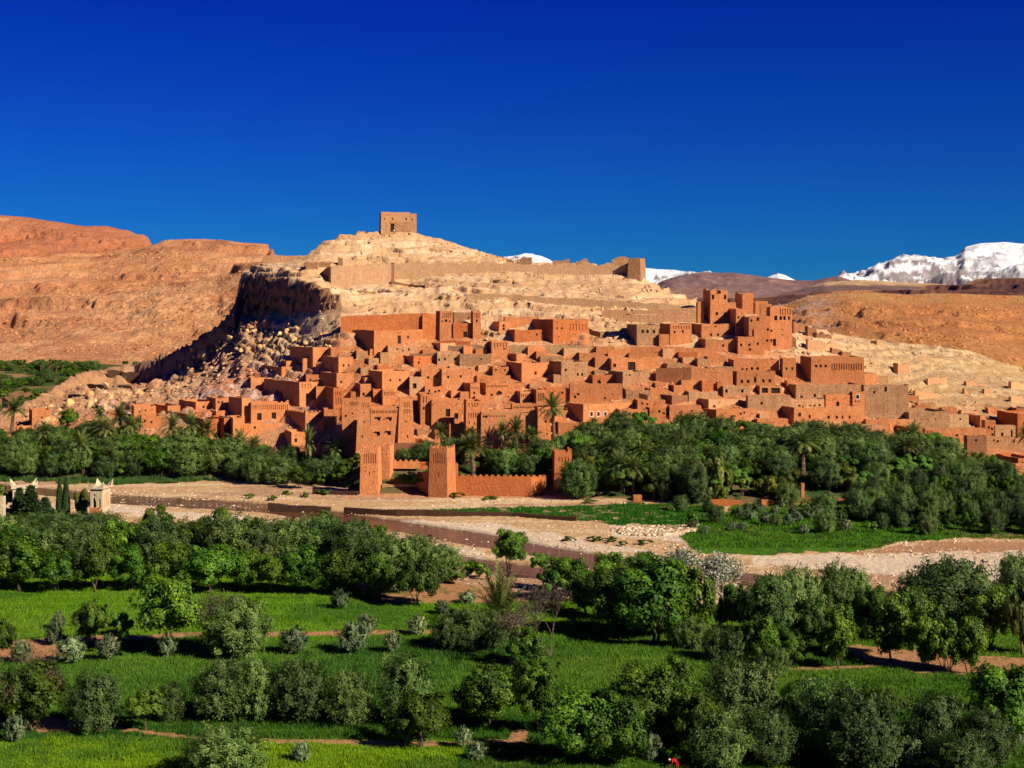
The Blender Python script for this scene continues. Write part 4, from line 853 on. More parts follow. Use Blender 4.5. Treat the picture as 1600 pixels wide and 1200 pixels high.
# river bank walls
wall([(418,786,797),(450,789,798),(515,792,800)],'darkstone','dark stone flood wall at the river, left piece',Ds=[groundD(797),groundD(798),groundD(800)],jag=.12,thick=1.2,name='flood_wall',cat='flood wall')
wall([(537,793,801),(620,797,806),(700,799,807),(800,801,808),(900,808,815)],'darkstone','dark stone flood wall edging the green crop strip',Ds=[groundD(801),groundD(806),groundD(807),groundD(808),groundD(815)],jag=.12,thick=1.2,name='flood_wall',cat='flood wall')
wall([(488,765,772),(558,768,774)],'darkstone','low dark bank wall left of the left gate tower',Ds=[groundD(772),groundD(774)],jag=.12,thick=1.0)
for (a_, b_2, y0_, y1_, nm) in ((1110,1160,781,791,'left'),(1190,1240,780,790,'middle'),(1260,1300,779,788,'right'),(1310,1375,779,787,'far right')):
    wall([(a_,y0_,y1_),(b_2,y0_+1,y1_)],'red',nm+' piece of the red garden wall under the grove',D=groundD(y1_),jag=.15,name='garden_wall',cat='garden wall',group='garden walls')
wall([(1252,755,785),(1257,755,785)],'mud','lone mud pillar rising over the red garden wall',D=groundD(786),thick=1.0,jag=.1,name='pillar',cat='pillar')
wall([(990,774,786),(1003,774,786)],'mud','small mud hut stub left of the grove on the sand',D=groundD(787),thick=2.0,jag=.1,cat='ruin',name='ruined_wall')
# ---------------------------------------------------------------- plants
def leaf_mat(name, stops, trans=0.25, rough=0.6):
    m, t, b = mat(name, rough, 0.25)
    a = N(t, 'ShaderNodeAttribute', attribute_name='tone'); oi = N(t, 'ShaderNodeObjectInfo')
    c = ramp(t, a.outputs['Fac'], stops)
    h = N(t, 'ShaderNodeHueSaturation'); r_ = N(t, 'ShaderNodeMapRange'); r_.inputs[3].default_value = 0.468; r_.inputs[4].default_value = 0.505
    t.links.new(oi.outputs['Random'], r_.inputs[0]); t.links.new(r_.outputs[0], h.inputs['Hue'])
    r2 = N(t, 'ShaderNodeMapRange'); r2.inputs[3].default_value = 0.55; r2.inputs[4].default_value = 1.4; w_ = N(t, 'ShaderNodeMath', operation='FRACT'); w2 = N(t, 'ShaderNodeMath', operation='MULTIPLY'); w2.inputs[1].default_value = 7.31
    t.links.new(oi.outputs['Random'], w2.inputs[0]); t.links.new(w2.outputs[0], w_.inputs[0]); t.links.new(w_.outputs[0], r2.inputs[0]); t.links.new(r2.outputs[0], h.inputs['Value'])
    t.links.new(c, h.inputs['Color']); t.links.new(h.outputs[0], b.inputs['Base Color'])
    tr = N(t, 'ShaderNodeBsdfTranslucent'); t.links.new(h.outputs[0], tr.inputs[0]); mx = N(t, 'ShaderNodeMixShader'); mx.inputs[0].default_value = trans
    o = t.nodes['Material Output']; t.links.new(b.outputs[0], mx.inputs[1]); t.links.new(tr.outputs[0], mx.inputs[2]); t.links.new(mx.outputs[0], o.inputs[0]); return m
M['leaf_b'] = leaf_mat('broad leaves', [(0, (0.014, 0.045, 0.003)), (0.5, (0.050, 0.140, 0.006)), (1, (0.15, 0.29, 0.014))])
M['leaf_l'] = leaf_mat('light leaves', [(0, (0.03, 0.10, 0.008)), (0.5, (0.07, 0.17, 0.012)), (1, (0.15, 0.26, 0.03))])
M['leaf_o'] = leaf_mat('olive leaves', [(0, (0.018, 0.048, 0.007)), (0.5, (0.066, 0.135, 0.024)), (1, (0.18, 0.26, 0.070))])
M['leaf_s'] = leaf_mat('young olive leaves', [(0, (0.05, 0.09, 0.035)), (0.5, (0.12, 0.18, 0.075)), (1, (0.26, 0.32, 0.16))])
M['leaf_y'] = leaf_mat('yellow green leaves', [(0, (0.05, 0.08, 0.008)), (0.5, (0.12, 0.16, 0.02)), (1, (0.22, 0.25, 0.04))])
M['leaf_p'] = leaf_mat('palm fronds', [(0, (0.025, 0.055, 0.015)), (0.5, (0.10, 0.145, 0.03)), (1, (0.28, 0.27, 0.08))], 0.15)
M['leaf_c'] = leaf_mat('cypress leaves', [(0, (0.01, 0.03, 0.008)), (0.5, (0.02, 0.055, 0.012)), (1, (0.045, 0.09, 0.02))])
M['leaf_w'] = leaf_mat('white blossom', [(0, (0.06, 0.10, 0.04)), (0.45, (0.20, 0.22, 0.13)), (.7, (0.30, 0.29, 0.22)), (1, (0.50, 0.47, 0.42))])
M['twig'] = leaf_mat('brown twigs', [(0, (0.03, 0.022, 0.012)), (0.5, (0.085, 0.062, 0.035)), (1, (0.20, 0.155, 0.10))], 0.0)
M['bark'] = flat('bark', (0.12, 0.085, 0.055)); M['palebark'] = flat('pale bark', (0.42, 0.36, 0.28)); M['palmbark'] = flat('palm bark', (0.16, 0.095, 0.05))

def tone(o, T):
    a = o.data.attributes.new('tone', 'FLOAT', 'POINT'); a.data.foreach_set('value', T.astype(np.float32))
def leaves(name, C, Nn, size, aspect, mt, parent, r, tn=None, up=None):
    """quad leaves (clusters of a few leaves each) at points C facing Nn"""
    n = len(C); Nn = Nn / (np.linalg.norm(Nn, axis=1, keepdims=True) + 1e-9)
    U = r.normal(size=(n, 3)) if up is None else up + r.normal(size=(n, 3)) * 0.35
    U = U - (U * Nn).sum(1, keepdims=True) * Nn; U /= (np.linalg.norm(U, axis=1, keepdims=True) + 1e-9); Vv = np.cross(Nn, U)
    s = (size * r.uniform(0.6, 1.35, n))[:, None]
    U = U * s * aspect; Vv = Vv * s
    # diamond-like leaf
    V = np.stack([C - U, C + Vv * 0.62 + U * 0.1, C + U, C - Vv * 0.62 + U * 0.1], 1).reshape(-1, 3)
    Q = np.arange(n * 4).reshape(n, 4)
    o = mesh(name, V, Q, mt, parent)
    tn = r.uniform(0, 1, n) if tn is None else np.clip(tn, 0, 1); tone(o, np.repeat(tn, 4)); return o
def tube(m, p0, p1, r0, r1, n=6):
    p0 = Vector(p0); p1 = Vector(p1); d = (p1 - p0).normalized(); a = d.orthogonal().normalized(); b = d.cross(a); k = len(m.v)
    for p, r_ in ((p0, r0), (p1, r1)):
        for i in range(n):
            t = 2 * math.pi * i / n; q = p + (a * math.cos(t) + b * math.sin(t)) * r_; m.v.append(tuple(q))
    for i in range(n): m.f.append((k + i, k + (i + 1) % n, k + n + (i + 1) % n, k + n + i))
def branch(m, p, d, L, r0, depth, rr, tips, bend=0.35):
    p = Vector(p); d = Vector(d).normalized(); seg = 3
    for i in range(seg):
        q = p + d * (L / seg); tube(m, p, q, r0 * (1 - 0.22 * i), r0 * (1 - 0.22 * (i + 1)), 5 if depth < 2 else 4); p = q
        d = (d + Vector((rr.uniform(-bend, bend), rr.uniform(-bend, bend), rr.uniform(-.05, bend * .8)))).normalized()
    if depth == 0: tips.append(p); return
    for k in range(rr.choice([2, 3, 3])):
        dd = (d + Vector((rr.uniform(-.9, .9), rr.uniform(-.9, .9), rr.uniform(-.1, .6)))).normalized()
        branch(m, p, dd, L * rr.uniform(.6, .8), r0 * 0.36 + 0.008, depth - 1, rr, tips, bend)

def dirs(r, n):
    d = r.normal(size=(n, 3)); return d / np.linalg.norm(d, axis=1, keepdims=True)
def crown_tree(name, seed, h, wd, leafn, size, mt, bark, lobes=18, skirt=0.12, aspect=1.0, upb=0.3, gap=0.35, squash=1.0, trunk_r=0.22, vertical=0.0):
    """broad tree of unit proportions: h metres high, wd metres wide; crown from lobes of leaf clusters"""
    r = np.random.default_rng(seed); rr = random.Random(seed)
    root = empty(name, (0, 0, 0)); tr = MB(); tips = []
    zb = h * skirt; hh = (h - zb) / 2; cz = zb + hh
    nt = rr.choice([1, 2, 3])
    for k in range(nt):
        branch(tr, (rr.uniform(-.15, .15) * nt, rr.uniform(-.15, .15) * nt, -0.3), (rr.uniform(-.35, .35), rr.uniform(-.35, .35), 1), h * .30, trunk_r / nt ** .5, 2, rr, tips)
    tr.build('trunk', M[bark], root)
    # lobe centres
    L = []; Lr = []
    for i in range(lobes):
        d = dirs(r, 1)[0]; d[2] = d[2] * 0.9 + 0.05; q = r.uniform(0.35, 0.92)
        L.append([d[0] * q * wd / 2, d[1] * q * wd / 2, cz + d[2] * q * hh * squash]); Lr.append(r.uniform(0.15, 0.30) * (1.25 - 0.45 * q))
    L = np.array(L); Lr = np.array(Lr); Lt = r.uniform(-0.22, 0.22, lobes)
    idx = r.choice(lobes, leafn, p=Lr ** 2 / (Lr ** 2).sum()); d = dirs(r, leafn)
    rad = r.uniform(0, 1, leafn) ** (1 / 4.5) * (1 + 0.25 * r.normal(size=leafn) * 0.6)
    sc_ = np.array([wd / 2, wd / 2, hh * (1 + vertical)])
    C = L[idx] + d * (Lr[idx] * rad)[:, None] * sc_
    # ragged gaps
    g = fbm(C[:, 0] * 1.1 / size * 0.3 + 40, (C[:, 2] + C[:, 1] * .7) * 1.1 / size * 0.3 + 40, 3, seed)
    keep = (g > -gap + r.uniform(-.25, .25, leafn)) & (C[:, 2] > zb * 0.6)
    C = C[keep]; d = d[keep]; idx = idx[keep]; g = g[keep]
    out = (C - np.array([0, 0, cz])) / sc_; out /= np.linalg.norm(out, axis=1, keepdims=True) + 1e-9
    Nn = d * 0.9 + out * 0.6 + dirs(r, len(C)) * 0.5 + np.array([0, 0, upb])
    tn = 0.42 + Lt[idx] + r.normal(size=len(C)) * 0.2 + g * 0.2
    leaves('crown', C, Nn, size, aspect, M[mt], root, r, tn, up=np.array([0, 0, 1.2]) + d if aspect > 1.4 else None)
    root['_h'] = h; root['_w'] = wd; return root
def olive(name, seed, h, wd, n_pl, per, size, mt, bark, skirt=0.1, spread=1.0):
    """many upright feathery plumes"""
    r = np.random.default_rng(seed); rr = random.Random(seed)
    root = empty(name, (0, 0, 0)); tr = MB(); tips = []
    for k in range(rr.choice([2, 3])): branch(tr, (rr.uniform(-.2, .2), rr.uniform(-.2, .2), -0.3), (rr.uniform(-.5, .5), rr.uniform(-.5, .5), 1), h * .26, 0.13 * h / 6, 2, rr, tips)
    tr.build('trunk', M[bark], root)
    Cs = []; Ns = []; Us = []; Ts = []
    for i in range(n_pl):
        a = r.uniform(0, 2 * math.pi); q = math.sqrt(r.uniform(0, 1)); zz = r.uniform(0, 1)
        R0 = wd / 2 * (0.55 + 0.45 * math.sin(math.pi * min(1, 0.18 + 0.72 * zz))) * (1 if zz < .75 else 1 - (zz - .75) * 1.8)
        b0 = np.array([math.cos(a) * q * R0 * 0.9, math.sin(a) * q * R0 * .9, h * skirt + zz * h * (0.80 - skirt)])
        dr = np.array([math.cos(a) * q * 0.75 * spread, math.sin(a) * q * .75 * spread, 0.55 + 0.6 * r.uniform()]) + r.normal(size=3) * 0.22; dr /= np.linalg.norm(dr)
        Lp = h * r.uniform(0.18, 0.36); s = r.uniform(0, 1, per)
        P_ = b0 + dr * (s * Lp)[:, None] + r.normal(size=(per, 3)) * (Lp * 0.20 * (1.1 - s * .7))[:, None]
        Cs.append(P_); Us.append(np.tile(dr, (per, 1)) + r.normal(size=(per, 3)) * .5); Ns.append(dirs(r, per) * .8 + np.array([math.cos(a), math.sin(a), .5]) * 1.3); Ts.append(0.42 + r.normal() * 0.20 + r.normal(size=per) * 0.12 + s * 0.12)
    C = np.concatenate(Cs); leaves('crown', C, np.concatenate(Ns), size, 2.0, M[mt], root, r, np.concatenate(Ts), up=np.concatenate(Us))
    root['_h'] = h; root['_w'] = wd; return root
def palm(name, seed, h, L, nf=46, trunk=True, stiff=0.0):
    r = np.random.default_rng(seed); root = empty(name, (0, 0, 0)); tb = MB()
    lx, ly = r.uniform(-.06, .06, 2) * h; n = 14; top = np.array([lx, ly, h])
    if trunk:
        p = None
        for i in range(n + 1):
            t = i / n; q = (lx * t ** 1.5, ly * t ** 1.5, -0.4 + (h + .4) * t); rd = 0.32 - 0.10 * t + (0.05 if i % 2 else 0) + (0.12 if t > .88 else 0)
            if p: tube(tb, p[0], q, p[1], rd, 8)
            p = (q, rd)
        tb.build('trunk', M['palmbark'], root)
    V = []; T = []
    for k in range(nf):
        a = k * 2.39996 + r.uniform(-.2, .2); u = (k + .5) / nf; el = math.radians(82 - 112 * u ** 0.85 * (1 - stiff)) ; Lk = L * r.uniform(.82, 1.08) * (1 - .12 * (u > .85))
        droop = (0.9 + 0.6 * u) * (1 - stiff * .7); ns = 11; p = top.copy(); dr = np.array([math.cos(a) * math.cos(el), math.sin(a) * math.cos(el), math.sin(el)]); tk = 0.30 + r.normal() * .08 + (0.55 if u > 0.86 else 0.18 * (1 - u))
        side = np.array([-math.sin(a), math.cos(a), 0])
        for s in range(ns):
            q = p + dr * (Lk / ns); f = (s + .5) / ns; wl = L * 0.19 * math.sin(math.pi * min(1, .12 + .86 * f)) ** .7 * (1.05 - .4 * f)
            upv = np.cross(dr, side); upv /= np.linalg.norm(upv) + 1e-9; upv = upv if upv[2] > 0 else -upv
            for sg in (-1, 1):
                for h2 in (0.0, 0.5):
                    b0 = p + (q - p) * h2; tip = b0 + side * sg * wl + dr * wl * .75 + upv * wl * (.30 - .35 * u) + r.normal(size=3) * .04 * L * .3
                    b1 = b0 + (q - p) * 0.42
                    V += [b0, b1, tip, tip - dr * 0.02]; T += [tk + r.normal() * .12] * 4
            # rib
            V += [p - side * .03, p + side * .03, q + side * .03, q - side * .03]; T += [.7] * 4
            p = q; dr = dr - np.array([0, 0, droop / ns]) * (0.35 + f); dr /= np.linalg.norm(dr)
    V = np.array(V); o = mesh('crown', V, np.arange(len(V)).reshape(-1, 4), M['leaf_p'], root); tone(o, np.clip(np.array(T), 0, 1))
    root['_h'] = h + L * (.62 if trunk else .95); root['_w'] = L * 1.75; return root
def cypress(seed, h, wd):
    r = np.random.default_rng(seed); root = empty('cypress', (0, 0, 0)); tb = MB(); tube(tb, (0,0,-.3), (0,0,h*.8), .14, .04); tb.build('trunk', M['bark'], root)
    n = 3200; z = r.uniform(0.04, 1, n); R0 = wd / 2 * np.minimum(1, z * 6) * (1 - z ** 2.2) ** .8; a = r.uniform(0, 6.283, n); q = r.uniform(.6, 1.05, n)
    C = np.stack([np.cos(a) * R0 * q, np.sin(a) * R0 * q, z * h], 1); Nn = np.stack([np.cos(a), np.sin(a), np.full(n, .4)], 1) + dirs(r, n) * .6
    leaves('crown', C, Nn, .13, 1.8, M['leaf_c'], root, r, up=np.array([0, 0, 1.0])); root['_h'] = h; root['_w'] = wd; return root
def conifer(seed, h, wd):
    r = np.random.default_rng(seed); root = empty('araucaria', (0, 0, 0)); tb = MB(); tube(tb, (0,0,-.3), (0,0,h*.97), .18, .03); tb.build('trunk', M['bark'], root)
    C = []; U = []
    for k in range(17):
        z = h * (.10 + .86 * k / 17); L = wd / 2 * (1 - k / 18.5); nb = 7
        for j in range(nb):
            a = 6.283 * (j + (k % 2) * .5) / nb + r.uniform(-.1, .1); s = r.uniform(.1, 1, 40); d = np.array([math.cos(a), math.sin(a), .28])
            C.append(np.array([0, 0, z]) + d * (s * L)[:, None] * np.array([1, 1, 1]) + r.normal(size=(40, 3)) * .10); U.append(np.tile(d + [0, 0, .3], (40, 1)))
    C = np.concatenate(C); leaves('crown', C, dirs(r, len(C)) + [0, 0, .5], .16, 1.7, M['leaf_c'], root, r, up=np.concatenate(U)); root['_h'] = h; root['_w'] = wd; return root
def bare(name, seed, h, wd, leafn, bark='twig'):
    r = np.random.default_rng(seed); rr = random.Random(seed); root = empty(name, (0, 0, 0)); tr = MB(); tips = []
    for k in range(3): branch(tr, (rr.uniform(-.2, .2), rr.uniform(-.2, .2), -.3), (rr.uniform(-.6, .6), rr.uniform(-.6, .6), 1), h * .33, .15, 5 if leafn < 4000 else 4, rr, tips, .45)
    o = tr.build('trunk', M['bark' if bark == 'twig' else 'palebark'], root)
    tp = np.array([tuple(t) for t in tips]); idx = r.integers(0, len(tp), leafn); C = tp[idx] + r.normal(size=(leafn, 3)) * h * .055
    leaves('crown', C, dirs(r, leafn), .05 if bark == 'twig' else .09, 4.5 if bark == 'twig' else 1.3, M['twig' if bark == 'twig' else 'leaf_w'], root, r)
    root['_h'] = float(tp[:, 2].max()); root['_w'] = float(np.ptp(tp[:, 0])); return root

PROTO = {
 'B': [crown_tree('broadleaf_tree', 10 + i, 7.0, 7.0, 15000, .15, 'leaf_b', 'bark', 34 + 6 * i, .07, gap=.22) for i in range(4)],
 'L': [crown_tree('light_green_tree', 30 + i, 6.0, 6.0, 9000, .17, 'leaf_l', 'bark', 18 + 3 * i, .14, gap=.2) for i in range(2)],
 'O': [olive('olive_tree', 50 + i, 6.0, 6.0, 250, 80, .085, 'leaf_o', 'bark', .08) for i in range(4)],
 'S': [olive('young_olive_bush', 70 + i, 2.6, 2.4, 80, 34, .085, 'leaf_s', 'palebark', .12) for i in range(3)],
 'Y': [crown_tree('tamarisk_tree', 90 + i, 5.0, 4.6, 6500, .15, 'leaf_y', 'bark', 16, .04, 1.8, .2, .25) for i in range(2)],
 'P': [palm('palm_tree', 110 + i, 7.0 - i, 3.6, 44) for i in range(3)],
 'Q': [palm('palm_shrub', 120, 0.5, 4.4, 54, False, .12)],
 'C': [cypress(130, 7, 1.5)], 'A': [conifer(131, 6, 3.6)],
 'D': [bare('bare_tree', 140 + i, 7.0, 6.0, 1500) for i in range(2)],
 'W': [bare('blossom_tree', 150, 7.0, 6.0, 5000, 'white')],
 'U': [crown_tree('green_bush', 160 + i, 2.0, 3.0, 2600, .12, 'leaf_b', 'bark', 12, .0) for i in range(2)],
}
USED = {k: [False] * len(v) for k, v in PROTO.items()}
NICE = {'B': ('broad leafy tree', 'tree', 'dark green leafy trees'), 'L': ('bright light green tree', 'tree', 'light green trees'), 'O': ('grey-green olive tree', 'olive tree', 'olive trees'), 'S': ('small silvery olive bush', 'bush', 'young olive bushes'), 'Y': ('yellow-green feathery tree', 'tree', 'yellow-green trees'),
        'P': ('date palm', 'palm', 'date palms'), 'Q': ('trunkless spiky palm clump', 'palm', 'palm clumps'), 'C': ('slim dark cypress', 'cypress', 'cypresses'), 'A': ('dark layered conifer', 'conifer', 'conifers'), 'D': ('bare brown twiggy tree', 'tree', 'bare trees'), 'W': ('whitish blossoming tree', 'tree', 'blossoming trees'), 'U': ('low round green bush', 'bush', 'green bushes')}
tr_r = random.Random(5)
NTREE = 0
def plant(kind, px, py, hp, wp=None, D=None, zone='', pi=None):
    """base at picture point (px, py); hp, wp: height and width in picture pixels"""
    global NTREE
    lst = PROTO[kind]; i = tr_r.randrange(len(lst)) if pi is None else pi; p = lst[i]
    if D is None:
        D = groundD(py)
        t = float(tpar(px, D))
        if t > 0 or D > 350: D = hit(px, py)
    if kind == 'P': hp *= .97
    H = hp / F * D; h0, w0 = p['_h'], p['_w']
    z = gz(px, D)
    if not USED[kind][i]: o = p; USED[kind][i] = True
    else:
        o = p.copy(); col.objects.link(o)
        for ch in p.children:
            c = ch.copy(); col.objects.link(c); c.parent = o
    s = H / h0; sw = (wp / F * D) / w0 if wp else s * tr_r.uniform(.85, 1.2)
    o.location = (PX(px, D), D, z - 0.05); o.rotation_euler = (0, 0, tr_r.uniform(0, 6.28)); o.scale = (sw, sw, s)
    nm, cat, grp = NICE[kind]
    sz = '' if not zone or kind in 'QW' else ('tall ' if H > 7.5 else 'small ' if H < 3.2 and kind not in 'SU' else '')
    tag(o, (sz + nm + ' ' + zone).strip(), cat, grp, px=px, yb=py); NTREE += 1
    return o
def plantmany(zone, rowsl):
    for q in rowsl: plant(q[0], *q[1:5], zone=zone)

fz = 'at the near field edge by the river'
plantmany(fz, [('B',30,922,88,95),('B',88,923,75,80),('B',150,921,85,85),('B',205,920,72,75),('B',262,918,80,80),('B',330,926,84,100),('B',385,922,66,70),('B',425,926,66,72),('B',472,927,80,74),('B',515,930,72,70),('B',543,928,84,92),('B',590,937,80,66),('B',655,947,92,80),('U',720,908,34,74),('U',745,905,30,50)])
fz = 'in the riverside thicket'
plantmany(fz, [('O',60,900,72,85),('O',118,897,78,80),('B',185,892,88,80),('O',246,892,82,84),('B',300,890,80,70),('O',362,893,86,90),('B',345,880,90,80),('O',404,892,78,74),('O',452,887,74,80),('O',500,886,78,80),('O',552,893,76,84),('O',612,926,84,92),('B',20,885,75,70),('B',560,878,70,66),('B',592,905,66,66),('B',128,880,72,74),('B',225,872,62,66)])
fz = 'at the back of the riverside thicket'
plantmany(fz, [('O',30,868,60,76),('O',95,862,60,80),('O',158,858,56,70),('B',192,866,50,60),('Y',243,845,66,62),('Y',206,848,38,44),('O',285,868,54,70),('O',330,866,50,66),('O',390,872,54,74),('O',438,872,54,76),('Y',492,856,62,62),('B',578,872,64,62),('O',520,878,54,70),('O',655,905,66,74),('O',690,908,54,64),('O',0,880,70,80),('O',60,850,46,60),('O',20,848,40,60),('O',120,845,40,56),('B',150,838,34,44)])
plantmany('by the white pavilion', [('A',48,818,62,44),('C',103,812,66,14),('C',93,806,58,12),('A',70,815,40,36),('Y',128,812,56,38),('Y',8,800,50,50),('A',30,812,52,34),('U',85,812,18,30)])
plantmany('at the left margin of the near fields', [('B',-6,1034,76,60),('L',150,1010,80,50),('B',142,1008,72,56),('L',183,1016,66,52)])
plant('B',262,1020,145,128,zone='big dark one standing in the left field', pi=0)
plantmany('by the big dark field tree', [('O',366,1022,84,96),('D',350,1020,92,80),('B',385,1022,60,60)])
plantmany('along the upper field path', [('S',33,1034,32,30),('S',110,1034,40,38),('S',168,1029,36,30),('S',90,985,28,20),('S',84,1006,34,22),('S',262,1023,30,22),('S',364,1022,40,36),('S',458,1020,40,38),('S',549,1018,44,40),('S',613,1017,30,24),('S',531,952,30,24),('S',572,992,32,28),('S',651,993,32,26),('S',690,960,22,20),('S',729,945,22,24),('S',470,1190,30,26)])
plantmany('in the mid-field clump beside the palm shrub', [('O',700,1014,50,50),('O',736,1014,62,66),('O',772,1012,58,50),('B',708,986,38,36)])
plant('Q',782,984,112,112,zone='in the middle of the near fields')
plantmany('in the bottom-left row', [('B',50,1142,112,120),('D',40,1135,110,110),('O',146,1142,88,82),('L',230,1143,72,74),('O',266,1126,58,46),('O',345,1124,88,86),('O',397,1126,92,70),('O',466,1126,94,92),('O',548,1130,78,74),('S',24,1158,40,30)])
plant('O',350,1222,84,120,zone='cut by the bottom edge at left')
plantmany('in the bottom-centre clump', [('O',632,1132,104,84),('B',660,1164,96,112),('B',760,1136,108,118),('L',770,1128,84,80),('D',800,1040,86,76),('D',858,1024,110,84),('B',840,1144,118,76),('B',842,1100,90,80),('B',820,1040,70,80),('S',634,1164,36,24),('S',722,1168,32,24),('S',744,1190,30,26)])
plantmany('in the bottom row right of centre', [('B',905,1196,132,146),('B',965,1200,122,120),('B',925,1150,80,80),('B',1010,1158,134,130),('L',1040,1150,90,76),('B',1075,1162,96,90),('S',1018,1188,40,30),('B',1060,1100,76,80)])
plantmany('along the near river bank, centre', [('B',797,890,70,68),('L',842,904,46,40),('B',870,925,62,62),('B',890,942,78,72),('L',862,942,60,56),('B',915,960,70,66),('B',932,968,86,64),('B',952,936,76,70),('L',885,905,38,44)])
plant('B',1020,1004,142,150,zone='great walnut-like crown right of centre',pi=1)
plantmany('beside the great central crown', [('B',958,996,128,96),('B',1078,996,126,92),('B',1050,940,80,70),('W',1116,990,124,92),('B',1142,992,90,70),('B',1000,925,64,80),('B',1068,892,34,50)])
plantmany('right of the great central crown', [('O',1062,1012,46,40),('O',1086,1014,46,44),('O',1205,1004,100,84),('O',1244,1002,110,80),('O',1303,986,104,50),('B',1172,996,80,66),('B',1200,960,60,60),('B',1268,1010,80,60),('O',1120,1032,50,44),('O',1148,1036,54,46),('B',1190,1040,84,66),('L',1228,1030,60,50),('O',1214,1058,46,36),('O',1330,960,70,60),('B',1240,1042,60,56)])
plantmany('in the right grove by the brown patch', [('B',1310,1046,104,66),('B',1345,992,84,60),('B',1392,1036,114,94),('B',1370,1000,90,70),('B',1450,1050,108,76),('B',1478,1054,100,66),('L',1484,1050,90,60),('B',1514,1056,104,66),('O',1490,990,112,132),('O',1440,985,90,80),('B',1545,1010,100,84),('B',1562,990,86,70),('Y',1598,1024,132,70),('O',1592,960,90,70),('B',1425,1005,100,70)])
plantmany('at the bottom right', [('B',1570,1172,150,134),('Y',1590,1120,90,60),('O',1540,1195,84,76),('B',1090,1180,112,92),('O',1155,1150,118,120),('O',1120,1200,84,84),('O',1200,1190,80,80),('B',1252,1152,104,78),('O',1300,1180,110,120),('O',1345,1200,120,112),('O',1462,1182,96,92),('L',1385,1140,70,60),('O',1270,1110,50,60),('S',1530,1142,36,28),('S',1592,1166,40,26),('S',1425,1196,42,30),('O',1500,1215,70,80),('L',1055,1195,30,40)])

# --- left bank grove
plantmany('in the left bank grove', [('P',18,684,62,56),('P',72,712,50,44),('P',130,742,66,46),('P',158,680,42,34),('P',165,712,56,46),('P',190,694,60,54),('P',205,700,48,44),('P',268,708,62,46),('P',296,712,66,48),('P',324,708,54,42),('P',150,700,44,36),('P',215,676,30,26),('P',372,734,58,50),('P',400,730,48,44),('P',482,748,78,32),('P',527,734,44,48),('P',690,703,40,34),('P',330,725,40,40)])
def poly_scatter(zone, poly, n, kinds, hpx, seed, mind=9, wr=(0.9, 1.4)):
    rr = random.Random(seed); pts = []; xs = [p[0] for p in poly]; ys = [p[1] for p in poly]; tries = 0
    while len(pts) < n and tries < 20000:
        tries += 1; x = rr.uniform(min(xs), max(xs)); y = rr.uniform(min(ys), max(ys))
        if not bool(inpoly(np.array([x]), np.array([y]), poly)[0]): continue
        if any(abs(x - a) < mind and abs(y - b) < mind * .45 for a, b in pts): continue
        pts.append((x, y))
    for x, y in sorted(pts, key=lambda q: q[1]):
        k = rr.choice(kinds); h = rr.uniform(*hpx) * (.62 if k in 'SU' else 1); plant(k, x, y, h, h * rr.uniform(*wr), zone=zone)
poly_scatter('on the left river bank', [(-30,715),(100,712),(230,712),(330,712),(430,735),(545,745),(548,762),(480,765),(380,757),(300,748),(-30,745)], 66, 'OOOBBOU', (30, 46), 3, 13)
poly_scatter('below the leftmost houses', [(-20,690),(120,690),(200,695),(330,700),(330,712),(100,712),(-20,712)], 16, 'BOB', (26, 36), 4, 13)
plant('B',106,672,34,34,zone='dark one beside the square leftmost house'); plant('Y',140,690,34,40,zone='pale one amid the left palms')
plantmany('beside the left gate tower', [('U',546,768,22,18),('O',520,752,40,40),('O',500,756,36,40),('B',540,748,30,30),('Y',560,728,20,30)])
plantmany('inside the gate court', [('B',648,762,30,40),('B',634,760,22,26),('O',655,722,26,34),('O',634,720,20,30),('O',668,722,30,24)])
plantmany('between the gate and the weathered kasbah', [('P',740,744,64,78),('P',735,708,38,36),('P',783,712,54,28),('P',808,712,60,44),('P',832,710,44,40),('P',866,694,76,56),('P',724,726,40,50),('P',800,725,36,40),('O',705,722,36,40),('O',690,728,32,40),('B',770,742,30,40),('O',790,744,40,50),('B',806,744,36,44),('O',826,744,34,44),('B',845,742,40,40),('O',860,730,40,44),('B',780,728,30,34),('O',842,724,36,40),('O',880,722,40,40),('B',760,720,24,30),('O',902,780,58,56),('P',908,760,40,40),('U',717,778,10,26),('U',762,780,5,34)])
plantmany('in the right river grove', [('P',1255,742,70,74),('P',1302,712,52,54),('P',1322,704,40,40),('P',1430,716,56,54),('P',1572,772,50,68),('P',960,742,62,54),('P',1004,742,52,46),('P',930,684,30,36),('P',972,768,60,50),('P',990,770,56,50),('P',1340,722,44,44),('P',1418,730,44,44),('P',1060,676,26,28),('P',1600,705,40,40),('P',1108,735,40,40),('P',1185,722,36,40),('P',910,772,50,44)])
poly_scatter('on the upper slope of the right grove', [(900,690),(1000,684),(1100,690),(1220,694),(1330,700),(1450,712),(1490,728),(1400,730),(1200,720),(1000,716),(900,715)], 46, 'OOOLO', (34, 46), 6, 14)
poly_scatter('in the middle of the right grove', [(905,715),(1100,716),(1330,728),(1480,735),(1500,765),(1300,762),(1000,752),(905,748)], 40, 'OOBOLY', (38, 52), 7, 15)
poly_scatter('at the front of the right grove', [(925,750),(1100,756),(1400,765),(1400,780),(1250,780),(1100,788),(1010,778),(925,768)], 22, 'OOBLY', (36, 52), 8, 15)
plantmany('at the front of the right grove', [('Y',1120,788,92,50),('O',1086,786,70,50),('O',1040,784,40,24),('O',1230,790,36,34)])
poly_scatter('in the dark olive plantation at right', [(1340,800),(1400,775),(1500,760),(1640,770),(1640,838),(1500,832),(1400,822),(1340,815)], 66, 'OOOOB', (36, 50), 9, 13, (.6, .85))
